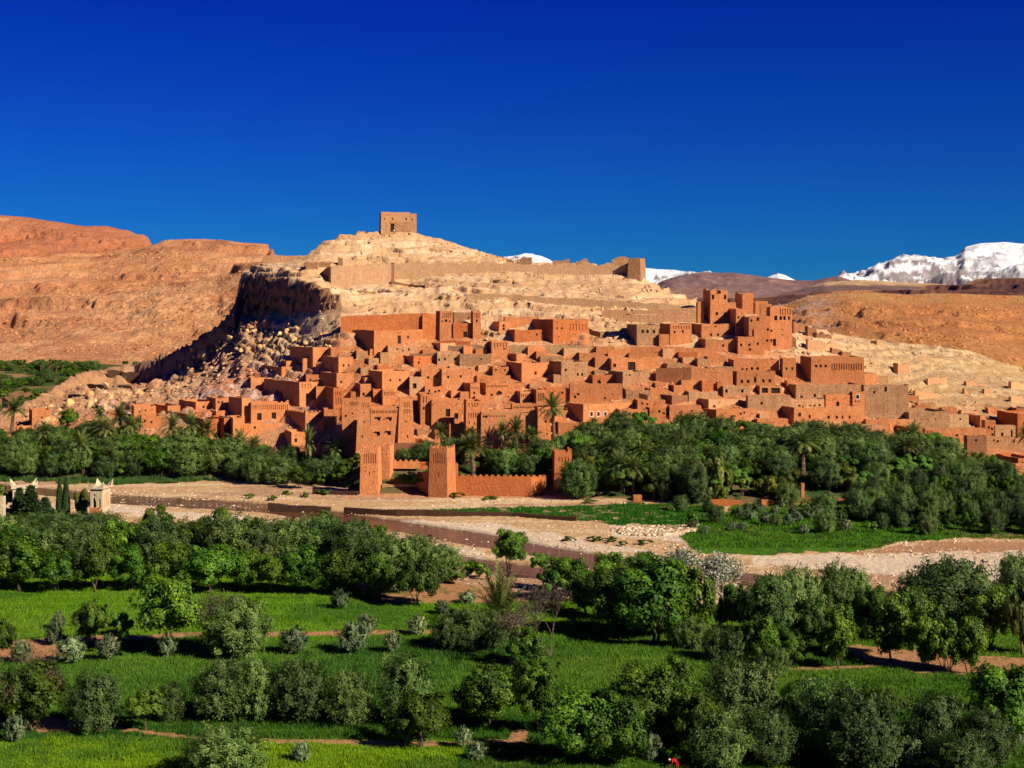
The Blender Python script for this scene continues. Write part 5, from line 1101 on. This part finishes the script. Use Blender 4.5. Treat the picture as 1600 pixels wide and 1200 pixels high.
poly_scatter('on the green river meadow', [(1080,815),(1200,800),(1340,800),(1480,825),(1560,838),(1400,838),(1200,835),(1080,838)], 34, 'SSOSU', (20, 34), 10, 14, (.8, 1.1))
poly_scatter('along the red garden wall', [(1060,795),(1200,790),(1380,790),(1380,800),(1200,806),(1060,812)], 14, 'SSUO', (18, 26), 12, 13, (.9, 1.2))
poly_scatter('behind the lower right houses', [(1480,730),(1530,728),(1600,756),(1640,780),(1560,776),(1480,760)], 14, 'OB', (26, 36), 13, 13)
poly_scatter('beyond the left side of the near fields', [(-420,870),(-50,870),(-50,1150),(-300,1150)], 22, 'BOBL', (60, 95), 31, 30)
poly_scatter('beyond the left end of the river grove', [(-400,700),(-50,700),(-50,748),(-400,748)], 22, 'OBO', (34, 48), 32, 16)
poly_scatter('beyond the right side of the near fields', [(1660,900),(1950,900),(1950,1150),(1660,1150)], 16, 'BOBL', (70, 110), 33, 34)
for px_, py_, w_2 in ((391,779,22),(427,782,20),(449,774,22),(505,773,30),(476,778,18),(1010,851,30),(930,845,30),(952,847,26),(975,853,18),(921,787,26),(1050,800,14),(890,846,22)):
    plant('U', px_, py_, 9, w_2, zone='on the river gravel')
# --- far gardens behind the left end of the hill
rr_ = random.Random(44)
for i in range(120):
    x = rr_.uniform(-40, 150); y = rr_.choice([rr_.uniform(574, 582), rr_.uniform(590, 640), rr_.uniform(574, 600)])
    k = 'P' if y < 583 and rr_.random() < .3 else rr_.choice('BBOU'); D_ = groundD(y)
    if D_ < 560 or x > 190 - (y - 560) * 1.1: continue
    h_ = (rr_.uniform(14, 20) if k == 'P' else rr_.uniform(9, 15)); plant(k, x, y, h_, h_ * (1 if k == 'P' else 1.6), D=D_, zone='in the far gardens at left')
for px_, y_ in ((196,571),(212,572),(120,572)): plant('B', px_, y_, 9, 12, D=1060, zone='at the foot of the far left hill')
print('TREES', NTREE)
# remove unused prototypes
for k, L_ in PROTO.items():
    for i, p in enumerate(L_):
        if not USED[k][i]:
            for ch in list(p.children): bpy.data.objects.remove(ch)
            bpy.data.objects.remove(p)
        else: pass
for o in list(bpy.data.objects):
    for key in ('_h', '_w'):
        if key in o: del o[key]

# ---------------------------------------------------------------- grass, crops and stones that nobody could count
def scatter_grass(name, n, sampler, hgt, wid, mt, seed, label=None):
    r = np.random.default_rng(seed); px, D = sampler(r, n); X = PX(px, D)
    z = np.interp(0, [0], [0]) + np.zeros_like(X)
    C, wet, bed, fg, br = zone_colors(px, D, z, np.zeros_like(px), None)
    keep = ~wet & ~br & (C[:, 1] > C[:, 0] * 1.15) & (C[:, 1] < 0.35)
    px, D, X, C, bed, fg = px[keep], D[keep], X[keep], C[keep], bed[keep], fg[keep]; n = len(px)
    z = (fbm(X * 0.25, D * 0.25, 4, 40) * 0.10 + fg * fbm(X * 0.03, D * 0.06, 3, 43) * 0.5) + bed * fbm(X * 0.05, D * 0.12, 3, 42) * 0.22
    patch = 0.6 + 0.8 * sstep(-0.3, 0.4, fbm(X * 0.35, D * 0.35, 3, seed + 1)); h = hgt * r.uniform(.5, 1.3, n) * patch
    a = r.uniform(0, 6.283, n); w2 = wid * r.uniform(.6, 1.3, n); dx, dy = np.cos(a) * w2, np.sin(a) * w2; lx, ly = r.normal(size=n) * h * .35, r.normal(size=n) * h * .35
    V = np.stack([np.stack([X - dx, D - dy, z - .05], 1), np.stack([X + dx, D + dy, z - .05], 1), np.stack([X + lx, D + ly, z + h], 1)], 1).reshape(-1, 3)
    o = mesh(name, V, np.arange(n * 3).reshape(n, 3), mt); o['kind'] = 'stuff'
    vcol(o, 'albedo', np.repeat(np.clip(C * r.uniform(.75, 1.45, (n, 1)), .004, .6), 3, 0)); return o
m, t_, b_ = mat('grass blades', .7, .2); a_ = N(t_, 'ShaderNodeAttribute', attribute_name='albedo'); t_.links.new(a_.outputs['Color'], b_.inputs['Base Color'])
tr_ = N(t_, 'ShaderNodeBsdfTranslucent'); t_.links.new(a_.outputs['Color'], tr_.inputs[0]); mx_ = N(t_, 'ShaderNodeMixShader'); mx_.inputs[0].default_value = .25; t_.links.new(b_.outputs[0], mx_.inputs[1]); t_.links.new(tr_.outputs[0], mx_.inputs[2]); t_.links.new(mx_.outputs[0], t_.nodes['Material Output'].inputs[0])
M['grass'] = m
g1 = scatter_grass('field_grass', 520000, lambda r, n: (lambda D: (r.uniform(-60, 1660, n), D))(1 / np.sqrt(r.uniform(1 / 262 ** 2, 1 / 143 ** 2, n))), .42, .055, M['grass'], 1)
tag(g1, 'green crops and grass covering the near fields', 'grass')
g2 = scatter_grass('bank_grass', 150000, lambda r, n: (r.uniform(600, 1700, n), r.uniform(285, 352, n)), .5, .10, M['grass'], 2)
tag(g2, 'green meadow and crop strip beyond the river', 'grass')
g3 = scatter_grass('bank_grass', 30000, lambda r, n: (r.uniform(-60, 360, n), r.uniform(380, 396, n)), .9, .14, M['grass'], 3)
tag(g3, 'tall green reeds on the left far river bank', 'reeds')

def stone_field(name, n, fn, size, mt, seed):
    r = np.random.default_rng(seed); px, D, s = fn(r, n); n = len(px); X = PX(px, D)
    base = np.array([[-1,-1,-.3],[1,-1,-.3],[1,1,-.3],[-1,1,-.3],[-.6,-.6,.6],[.6,-.6,.6],[.6,.6,.6],[-.6,.6,.6]], float) * .5
    fc = np.array([[0,1,5,4],[1,2,6,5],[2,3,7,6],[3,0,4,7],[4,5,6,7]])
    a = r.uniform(0, 6.283, n); ca, sa = np.cos(a)[:, None], np.sin(a)[:, None]; sz = size * s
    B = base[None] * (1 + r.normal(size=(n, 8, 3)) * .22) * sz[:, None, None] * r.uniform(.6, 1.3, (n, 1, 3))
    x = B[..., 0] * ca - B[..., 1] * sa + X[:, None]; y = B[..., 0] * sa + B[..., 1] * ca + D[:, None]
    zg = fbm(X * 0.25, D * 0.25, 4, 40) * 0.10 + fbm(X * 0.05, D * 0.12, 3, 42) * 0.22
    V = np.stack([x, y, B[..., 2] + zg[:, None] + sz[:, None] * .12], -1).reshape(-1, 3); Q = (fc[None] + (np.arange(n) * 8)[:, None, None]).reshape(-1, 4)
    o = mesh(name, V, Q, mt); o['kind'] = 'stuff'; tn = np.repeat(r.uniform(0, 1, n), 8); tone(o, tn); return o
m, t_, b_ = mat('river stones', .85, .2); a_ = N(t_, 'ShaderNodeAttribute', attribute_name='tone'); t_.links.new(ramp(t_, a_.outputs['Fac'], [(0, (0.30, 0.18, 0.10)), (.5, (0.52, 0.36, 0.22)), (1, (0.72, 0.58, 0.42))]), b_.inputs['Base Color']); M['pebble'] = m
def bedfn(r, n):
    D = r.uniform(228, 392, n); px = r.uniform(-80, 1700, n); X = PX(px, D)
    C, wet, bed, fg, br = zone_colors(px, D, np.zeros_like(px), np.zeros_like(px), None)
    dens = fbm(X * .03, D * .14, 3, 55) + .35 * fbm(X * .2, D * .3, 2, 56)
    py = HZ + CZ * F / D
    k = bed & (C[:, 0] > .25) & (dens > r.uniform(-.25, .55, n)) & ~((px > 540) & (px < 930) & (py < 778)) & (py > np.interp(px, [0, 380, 560, 1100], [752, 758, 778, 786])) & ~(wet & (r.uniform(0, 1, n) > .12) & ~((px > 160) & (px < 420)))
    return px[k], D[k], r.uniform(0, 1, k.sum()) ** 4 * 1.7 + .45
tag(stone_field('river_stones', 55000, bedfn, .27, M['pebble'], 5), 'pale pebbles and cobbles strewn over the river bed', 'stones')
def heapfn(r, n):
    px = r.uniform(955, 1095, n); py = r.uniform(818, 838, n); D = CZ * F / (py - HZ); k = inpoly(px, py, [(955,830),(985,820),(1030,823),(1092,822),(1085,832),(1030,839),(975,836)])
    return px[k], D[k], r.uniform(.8, 1.9, k.sum())
tag(stone_field('stone_heap', 1500, heapfn, .55, M['pebble'], 6), 'heap of pale boulders dumped at the meadow corner', 'stones')
# ---------------------------------------------------------------- boulders of the rockfall
m, t_, b_ = mat('boulder rock'); oi_ = N(t_, 'ShaderNodeObjectInfo')
c_ = ramp(t_, oi_.outputs['Random'], [(0, (0.68, 0.44, 0.17)), (.35, (0.66, 0.44, 0.21)), (.6, (0.58, 0.33, 0.14)), (.8, (0.48, 0.24, 0.12)), (1, (0.66, 0.46, 0.28))])
t_.links.new(mixc(t_, .8, c_, ramp(t_, noise(t_, .8, 6, .7, worldpos(t_)), [(.3, (.5,) * 3), (.6, (1.15,) * 3)]), 'MULTIPLY'), b_.inputs['Base Color']); bump(t_, b_, noise(t_, 1.5, 8, .75, worldpos(t_)), .3, .8)
M['boulder'] = m
def boulder_mesh(seed):
    r = np.random.default_rng(seed); bm = bmesh.new(); pts = dirs(r, 16) * r.uniform(.75, 1.05, (16, 1)) * np.array([1, .8, .75])
    for p in pts: bm.verts.new(tuple(p))
    bmesh.ops.convex_hull(bm, input=bm.verts[:])
    bmesh.ops.bevel(bm, geom=bm.edges[:], offset=.05, segments=1, affect='EDGES')
    me = bpy.data.meshes.new('boulder'); bm.to_mesh(me); bm.free(); me.materials.append(M['boulder']); return me
BM = [boulder_mesh(200 + i) for i in range(8)]
rb = random.Random(9); NB = 0
def boulder(px, py, wpx, label, D=None):
    global NB
    D = D or hit(px, py, 380, 560); z = gz(px, D); s = wpx / 2 / F * D
    o = bpy.data.objects.new('boulder', BM[NB % 8]); col.objects.link(o); NB += 1
    o.location = (PX(px, D), D, z + s * .05); o.rotation_euler = (rb.uniform(0, 6), rb.uniform(0, 6), rb.uniform(0, 6)); o.scale = (s * rb.uniform(.8, 1.2), s, s * rb.uniform(.75, 1.1))
    tag(o, label, 'boulder', 'boulders of the rockfall', px=px, yb=py)
for px_, py_, w_2, nm in ((72,664,30,'pointed pale boulder beside the square leftmost house'),(108,640,24,'broad tan boulder at the foot of the left tail'),(95,632,22,'squat tan boulder on the left tail'),(138,650,16,'upright boulder above the left palms'),(140,622,30,'big orange boulder on the left tail'),(162,638,16,'square boulder left of the lower left house'),(177,640,14,'round boulder above the lower left house'),(242,612,34,'largest tan boulder of the lower rockfall'),(252,600,22,'pale boulder on top of the largest one'),(205,622,20,'split boulder in the lower rockfall'),(302,545,16,'rounded boulder high on the rockfall edge'),(168,612,20,'orange boulder on the left shoulder'),(325,510,24,'dark round boulder on the ridge skyline below the cliff')):
    boulder(px_, py_, w_2, nm, D=(505 if py_ == 510 else None))
cnt = 0
while cnt < 235:
    px_ = rb.uniform(60, 510); 
    yr = np.interp(px_, [60, 150, 250, 350, 420, 510], [650, 612, 585, 535, 505, 505]); yl = np.interp(px_, [60, 150, 300, 400, 510], [664, 655, 640, 600, 560])
    py_ = yr + (yl - yr) * rb.random() ** 1.3; q = py_ - yr
    if px_ > 380 and py_ > 545: continue
    if px_ > 430 and rb.random() < .6: continue
    if px_ > 290 and q > 45 and rb.random() < .75: continue
    boulder(px_, py_, rb.choice([6, 7, 9, 10, 12, 14, 18]) * (1.15 if q < 30 else .85), 'SHARED angular tan boulder in the rockfall below the shaded cliff'); cnt += 1
for i in range(34):
    boulder(rb.uniform(735, 1080), rb.uniform(484, 502), rb.uniform(5, 11), 'SHARED pale boulder lying just above the upper houses')
# ---------------------------------------------------------------- people
def person(px, py, top, legs, scarf, label, pose='stand', D=None, hgt=1.68, rz=0.0):
    D = D or hit(px, py); z = gz(px, D) if pose != 'far' else PZ(py, D)
    root = empty('person', (PX(px, D), D, z), rz)
    tag(root, label, 'person', 'people', px=px, yb=py)
    def skinned(name, pts, edges, mt, root_i=0):
        me = bpy.data.meshes.new(name); me.from_pydata([p[:3] for p in pts], edges, []); o = bpy.data.objects.new(name, me); col.objects.link(o); o.parent = root
        md = o.modifiers.new('Skin', 'SKIN'); sv = me.skin_vertices[0].data
        for i, p in enumerate(pts): sv[i].radius = (p[3], p[3] * (p[4] if len(p) > 4 else 1)); sv[i].use_root = i == root_i
        s = o.modifiers.new('Sub', 'SUBSURF'); s.levels = s.render_levels = 1 if pose != 'bend' else 2; me.materials.append(M[mt]); return o
    if pose == 'bend':
        # bowed from the hips towards the left, working in the crop, head low
        hip = (0.35, 0, .92); ch = (-.12, 0, 1.16); nk = (-.30, 0, 1.16); hd = (-.45, -.02, 1.12)
        sk = [(*hip, .13), (.36, .09, .88, .09), (.33, .1, .48, .065), (.38, .1, .07, .045), (.27, .11, .03, .035), (.36, -.09, .88, .09), (.30, -.1, .48, .065), (.34, -.1, .07, .045), (.23, -.11, .03, .035),
              (.12, 0, 1.06, .13), (*ch, .15), (*nk, .06), (-.14, .2, 1.10, .06), (-.26, .24, .84, .045), (-.40, .18, .62, .032), (-.46, .17, .55, .028), (-.14, -.2, 1.10, .06), (-.24, -.24, .84, .045), (-.38, -.18, .62, .032), (-.44, -.17, .55, .028)]
        ed = [(0,1),(1,2),(2,3),(3,4),(0,5),(5,6),(6,7),(7,8),(0,9),(9,10),(10,11),(10,12),(12,13),(13,14),(14,15),(10,16),(16,17),(17,18),(18,19)]
        for hi, sy in ((15, .17), (19, -.17)):
            for k in range(4): sk += [(-.50 - .01 * k, sy + (k - 1.5) * .022, .50, .010), (-.51, sy + (k - 1.5) * .024, .46, .008)]; ed += [(hi, len(sk) - 2), (len(sk) - 2, len(sk) - 1)]
            sk += [(-.45, sy + .045, .53, .011), (-.47, sy + .06, .50, .009)]; ed += [(hi, len(sk) - 2), (len(sk) - 2, len(sk) - 1)]
        skinned('body', sk, ed, 'skin')
        skinned('jacket', [(.40, 0, .93, .20), (.14, 0, 1.09, .215), (-.10, 0, 1.19, .22), (-.26, 0, 1.17, .13), (-.13, .2, 1.12, .10), (-.25, .25, .86, .075), (-.36, .20, .68, .06), (-.13, -.2, 1.12, .10), (-.23, -.25, .86, .075), (-.34, -.20, .68, .06)], [(0,1),(1,2),(2,3),(2,4),(4,5),(5,6),(2,7),(7,8),(8,9)], top, 1)
        skinned('skirt', [(.42, 0, .90, .20), (.40, 0, .6, .24), (.38, 0, .18, .29)], [(0,1),(1,2)], legs)
        hc = hd; r1 = .125
    else:
        s = hgt / 1.7; P_ = lambda *a: tuple(v * s for v in a)
        skinned('body', [P_(0,0,.92,.12), P_(0,0,1.2,.13), P_(0,0,1.42,.08), P_(0,0,1.5,.05), P_(.1,0,.88,.085), P_(.11,-.02,.48,.06), P_(.12,0,.07,.045), P_(.13,-.14,.03,.035), P_(-.1,0,.88,.085), P_(-.11,.05,.48,.06), P_(-.12,.08,.07,.045), P_(-.13,-.06,.03,.035), P_(.2,0,1.38,.055), P_(.27,0,1.1,.045), P_(.26,-.12,.88,.032), P_(.25,-.16,.8,.03), P_(-.2,0,1.38,.055), P_(-.27,0,1.1,.045), P_(-.27,-.06,.86,.032), P_(-.27,-.08,.78,.03)],
                [(0,1),(1,2),(2,3),(0,4),(4,5),(5,6),(6,7),(0,8),(8,9),(9,10),(10,11),(2,12),(12,13),(13,14),(14,15),(2,16),(16,17),(17,18),(18,19)], 'skin')
        skinned('robe', [P_(0,0,.9,.19), P_(0,0,1.2,.19), P_(0,0,1.40,.13), P_(.2,0,1.37,.09), P_(.27,0,1.08,.075), P_(-.2,0,1.37,.09), P_(-.27,0,1.08,.075)], [(0,1),(1,2),(2,3),(3,4),(2,5),(5,6)], top, 1)
        skinned('skirt', [P_(0,0,.9,.18), P_(0,0,.5,.2), P_(0,0,.12,.22)], [(0,1),(1,2)], legs)
        hc = P_(0, -.01, 1.62); r1 = .105 * s
    def ball(name, c, rx, ry, rz_, mt, nose=False, cut=None):
        bm = bmesh.new(); bmesh.ops.create_uvsphere(bm, u_segments=16, v_segments=12, radius=1)
        for v in bm.verts:
            x, y, z_ = v.co
            if nose and y < -.75 and abs(x) < .3 and -.3 < z_ < .2: y -= .22
            v.co = (c[0] + x * rx, c[1] + y * ry, c[2] + z_ * rz_)
        if cut is not None: bmesh.ops.delete(bm, geom=[v for v in bm.verts if cut(v.co)], context='VERTS')
        me = bpy.data.meshes.new(name); bm.to_mesh(me); bm.free(); me.polygons.foreach_set('use_smooth', np.ones(len(me.polygons), bool)); me.materials.append(M[mt]); o = bpy.data.objects.new(name, me); col.objects.link(o); o.parent = root; return o
    ball('head', hc, r1 * .85, r1, r1 * 1.15, 'skin', True)
    ball('headscarf', hc, r1 * 1.15, r1 * 1.25, r1 * 1.4, scarf, False, lambda c: c[1] < hc[1] - r1 * .75 and c[2] < hc[2] + r1 * .5)
    return root
person(1052, 1199.5, 'redcloth', 'redcloth', 'whitecloth', 'person in red with white headscarf bending in the field at the bottom edge', 'bend', D=groundD(1203.5), rz=0.25)
person(893.5, 537.5, 'purplecloth', 'darkcloth', 'darkcloth', 'person in dark purple robe left of the upper doorway', D=hit(890, 539) - .9)
person(904.5, 538, 'bluecloth', 'darkcloth', 'bluecloth', 'person in bright blue robe right of the upper doorway', D=hit(905, 539) - .9)
person(571, 365, 'darkcloth', 'darkcloth', 'darkcloth', 'left one of two dark-clad people on the summit left of the granary', 'far', D=545, hgt=1.4)
person(574.5, 364.5, 'darkcloth', 'darkcloth', 'darkcloth', 'right one of two dark-clad people on the summit left of the granary', 'far', D=545.5)
person(615.5, 365, 'whitecloth', 'darkcloth', 'darkcloth', 'person in white top before the granary doorway', 'far', D=543)
# ---------------------------------------------------------------- cream pavilion and garden buildings at left
Dp = groundD(822)
pav = house(139,141,160,764,822,'cream',[('a',147.5,788,5.5,20),('a',156,787,3,18),('w',147.5,774,3,4)],xR=172.5,D=Dp,batter=0.0,jag=.01,label='cream pavilion tower with horned roof corners by the near thicket',cat='tower',name='pavilion_tower',group='cream garden buildings')
def horns(root, wd, dp, H, ov=.35):
    m = MB(); m.box(-ov, wd + ov, -ov, dp + ov, H + .01, H + .28); m.build('cornice', M['cream'], root)
    for (x, y, sx, sy) in ((-ov, -ov, 1, 1), (wd + ov, -ov, -1, 1), (-ov, dp + ov, 1, -1), (wd + ov, dp + ov, -1, -1)):
        m = MB(); z0 = H + .28
        m.v = [(x, y, z0), (x + sx * 1.2, y, z0), (x, y + sy * 1.2, z0), (x - sx * .12, y - sy * .12, z0 + 1.55), (x + sx * .25, y + sy * .25, z0)]
        m.f = [(0, 1, 3), (0, 3, 2), (1, 4, 3), (2, 3, 4)]; m.build('horn', M['cream'], root)
def dims(o):
    w_ = [c for c in o.children if c.name.startswith('wall')][0]; xs = [v.co for v in w_.data.vertices]; return max(v.x for v in xs), max(v.y for v in xs), max(v.z for v in xs)
horns(pav, *dims(pav))
m = MB(); wd_, dp_, H_2 = dims(pav)
for (xa, xb, ya, yb_) in ((wd_+.01, wd_+.06, dp_*.2, dp_*.26), (wd_+.01, wd_+.06, dp_*.42, dp_*.46), (wd_+.01, wd_+.06, dp_*.54, dp_*.58), (wd_+.01, wd_+.06, dp_*.74, dp_*.8)): m.box(xa, xb, ya, yb_, H_2*.5, H_2*.88)
m.build('pilaster', M['pale'], pav)
m = MB(); m.box(.2, wd_ - .4, -.75, .0, H_2*.36, H_2*.5); m.build('balcony', M['mud'], pav)
o_ = house(-12,-10,5,776,822,'cream',(),xR=9,D=Dp - 4,batter=.01,jag=.01,label='cream house corner cut off by the left picture edge',cat='house',name='cream_house',group='cream garden buildings')
o_ = house(19,20,56,764,800,'cream',(('a',30,780,5,10),('a',44,780,5,10)),D=Dp + 14,batter=0,jag=.02,label='low cream house half hidden by conifers at the left edge',cat='house',name='cream_house',group='cream garden buildings',depth=5); horns(o_, *dims(o_))
wall([(4,810,824),(42,809,822)],'cream','low cream garden wall at the left edge',D=Dp,jag=.01,group='cream garden buildings',cat='garden wall',name='garden_wall')

# ---------------------------------------------------------------- loose stones and scree nobody could count
def scree(name, pos, size, seed, label, cols, lo=.5, hi=1.6):
    r = np.random.default_rng(seed); n = len(pos)
    base = np.array([[-1,-1,-.6],[1,-1,-.6],[1,1,-.6],[-1,1,-.6],[-.6,-.6,.5],[.6,-.6,.5],[.6,.6,.5],[-.6,.6,.5]], float) * .5
    fc = np.array([[0,1,5,4],[1,2,6,5],[2,3,7,6],[3,0,4,7],[4,5,6,7]])
    a = r.uniform(0, 6.283, n); ca, sa = np.cos(a)[:, None], np.sin(a)[:, None]; sz = size * (lo + (hi - lo) * r.uniform(0, 1, n) ** 3)
    B = base[None] * (1 + r.normal(size=(n, 8, 3)) * .22) * sz[:, None, None] * r.uniform(.6, 1.3, (n, 1, 3))
    x = B[..., 0] * ca - B[..., 1] * sa + pos[:, :1]; y = B[..., 0] * sa + B[..., 1] * ca + pos[:, 1:2]; z = B[..., 2] + pos[:, 2:3] + sz[:, None] * .1
    o = mesh(name, np.stack([x, y, z], -1).reshape(-1, 3), (fc[None] + (np.arange(n) * 8)[:, None, None]).reshape(-1, 4), None)
    m, t, b = mat(name); at = N(t, 'ShaderNodeAttribute', attribute_name='tone'); t.links.new(ramp(t, at.outputs['Fac'], [(i / (len(cols) - 1), c) for i, c in enumerate(cols)]), b.inputs['Base Color'])
    o.data.materials.append(m); tone(o, np.repeat(r.uniform(0, 1, n), 8)); tag(o, label, 'stones', kind='stuff')
rs = np.random.default_rng(77)
Pv, Dv, Tv = PXg.ravel(), Dg.ravel(), Tg.ravel()
def pick(mask, n):
    i = rs.choice(np.nonzero(mask)[0], n); p = V_ground[i] + rs.normal(size=(n, 3)) * [.4, .4, 0]; return p
cl_ = fbm(Pv * .03, Dv * .1, 3, 90)
scree('hill_scree', pick((Tv > 2.9) & (Tv < 7.0) & (Pv > 500) & (Pv < 1330) & (cl_ > .0), 3500), .55, 1, 'loose stones scattered over the pale upper hill', [(0.30, 0.17, 0.09), (0.52, 0.32, 0.18), (0.68, 0.48, 0.29)])
scree('slope_scree', pick((Tv > 1.5) & (Tv < 7.0) & (Pv >= 1290) & (Pv < 1660) & (cl_ > -.1), 2600), .5, 2, 'loose stones over the pale slope right of town', [(0.28, 0.16, 0.08), (0.48, 0.31, 0.16), (0.62, 0.46, 0.25)])
scree('rockfall_scree', pick((Tv > 1.2) & (Tv < 4.0) & (Pv > 40) & (Pv < 430) & ((Tv > 2.9) | (Pv < 280)), 2800), .8, 3, 'rubble filling the rockfall between the boulders', [(0.24, 0.12, 0.07), (0.40, 0.21, 0.11), (0.54, 0.33, 0.17), (0.42, 0.17, 0.11)])
scree('street_rubble', pick((Tv > 1.0) & (Tv < 2.9) & (Pv > 300) & (Pv < 1430), 7000), .42, 4, 'fallen mud bricks and rubble between the houses', [(0.34, 0.13, 0.06), (0.52, 0.24, 0.11), (0.66, 0.40, 0.22)])
def hillpick(o, n, keep, seed):
    co = np.empty(len(o.data.vertices) * 3, np.float32); o.data.vertices.foreach_get('co', co); co = co.reshape(-1, 3); r = np.random.default_rng(seed)
    f = fbm(co[:, 0] * .012, co[:, 1] * .012 + co[:, 2] * .05, 4, seed); i = np.nonzero((f > keep))[0]; i = r.choice(i, n); return co[i] + r.normal(size=(n, 3)) * [1.5, 1.5, 0]
scree('far_scree', hillpick(hl1, 3500, .0, 5), 1.9, 5, 'rocks strewn over the lower left desert hill', [(0.30, 0.12, 0.05), (0.46, 0.19, 0.075), (0.58, 0.27, 0.11)])
scree('far_scree', hillpick(hl2, 2500, .12, 6), 2.4, 6, 'rocks strewn over the upper left desert hill', [(0.30, 0.12, 0.05), (0.46, 0.19, 0.075), (0.58, 0.27, 0.11)])
scree('far_scree', hillpick(hr, 3500, .02, 7), 1.6, 7, 'rocks strewn over the orange desert hill at right', [(0.26, 0.10, 0.035), (0.42, 0.17, 0.06), (0.54, 0.25, 0.09)])
# ---------------------------------------------------------------- tell repeats apart
ORD = ['first','second','third','fourth','fifth','sixth','seventh','eighth','ninth','tenth','eleventh','twelfth','thirteenth','fourteenth','fifteenth','sixteenth','seventeenth','eighteenth','nineteenth','twentieth']
def ordn(i):
    if i < 20: return ORD[i]
    tens = {2:'twenty',3:'thirty',4:'forty',5:'fifty',6:'sixty',7:'seventy',8:'eighty',9:'ninety'}
    q, r_ = divmod(i + 1, 10)
    return (tens[q] + '-' + ORD[r_ - 1]) if r_ else {2:'twentieth',3:'thirtieth',4:'fortieth',5:'fiftieth',6:'sixtieth',7:'seventieth',8:'eightieth',9:'ninetieth'}[q]
by = {}
for o, px, yb in THINGS: by.setdefault(o['label'], []).append((px, yb, o))
for lab, L in by.items():
    if len(L) < 2 or 'SHARED' in lab: continue
    if lab.split()[-1] != 'row' and len(L) > 1:
        L.sort(key=lambda q: q[0])
        for i, q in enumerate(L): q[2]['label'] = '%s, %s from left' % (lab, ordn(i))
for o, px, yb in THINGS:
    o['label'] = o['label'].replace('SHARED ', '')
    n = len(o['label'].split())
    if n > 16 or n < 4: print('LABEL', n, o['label'])
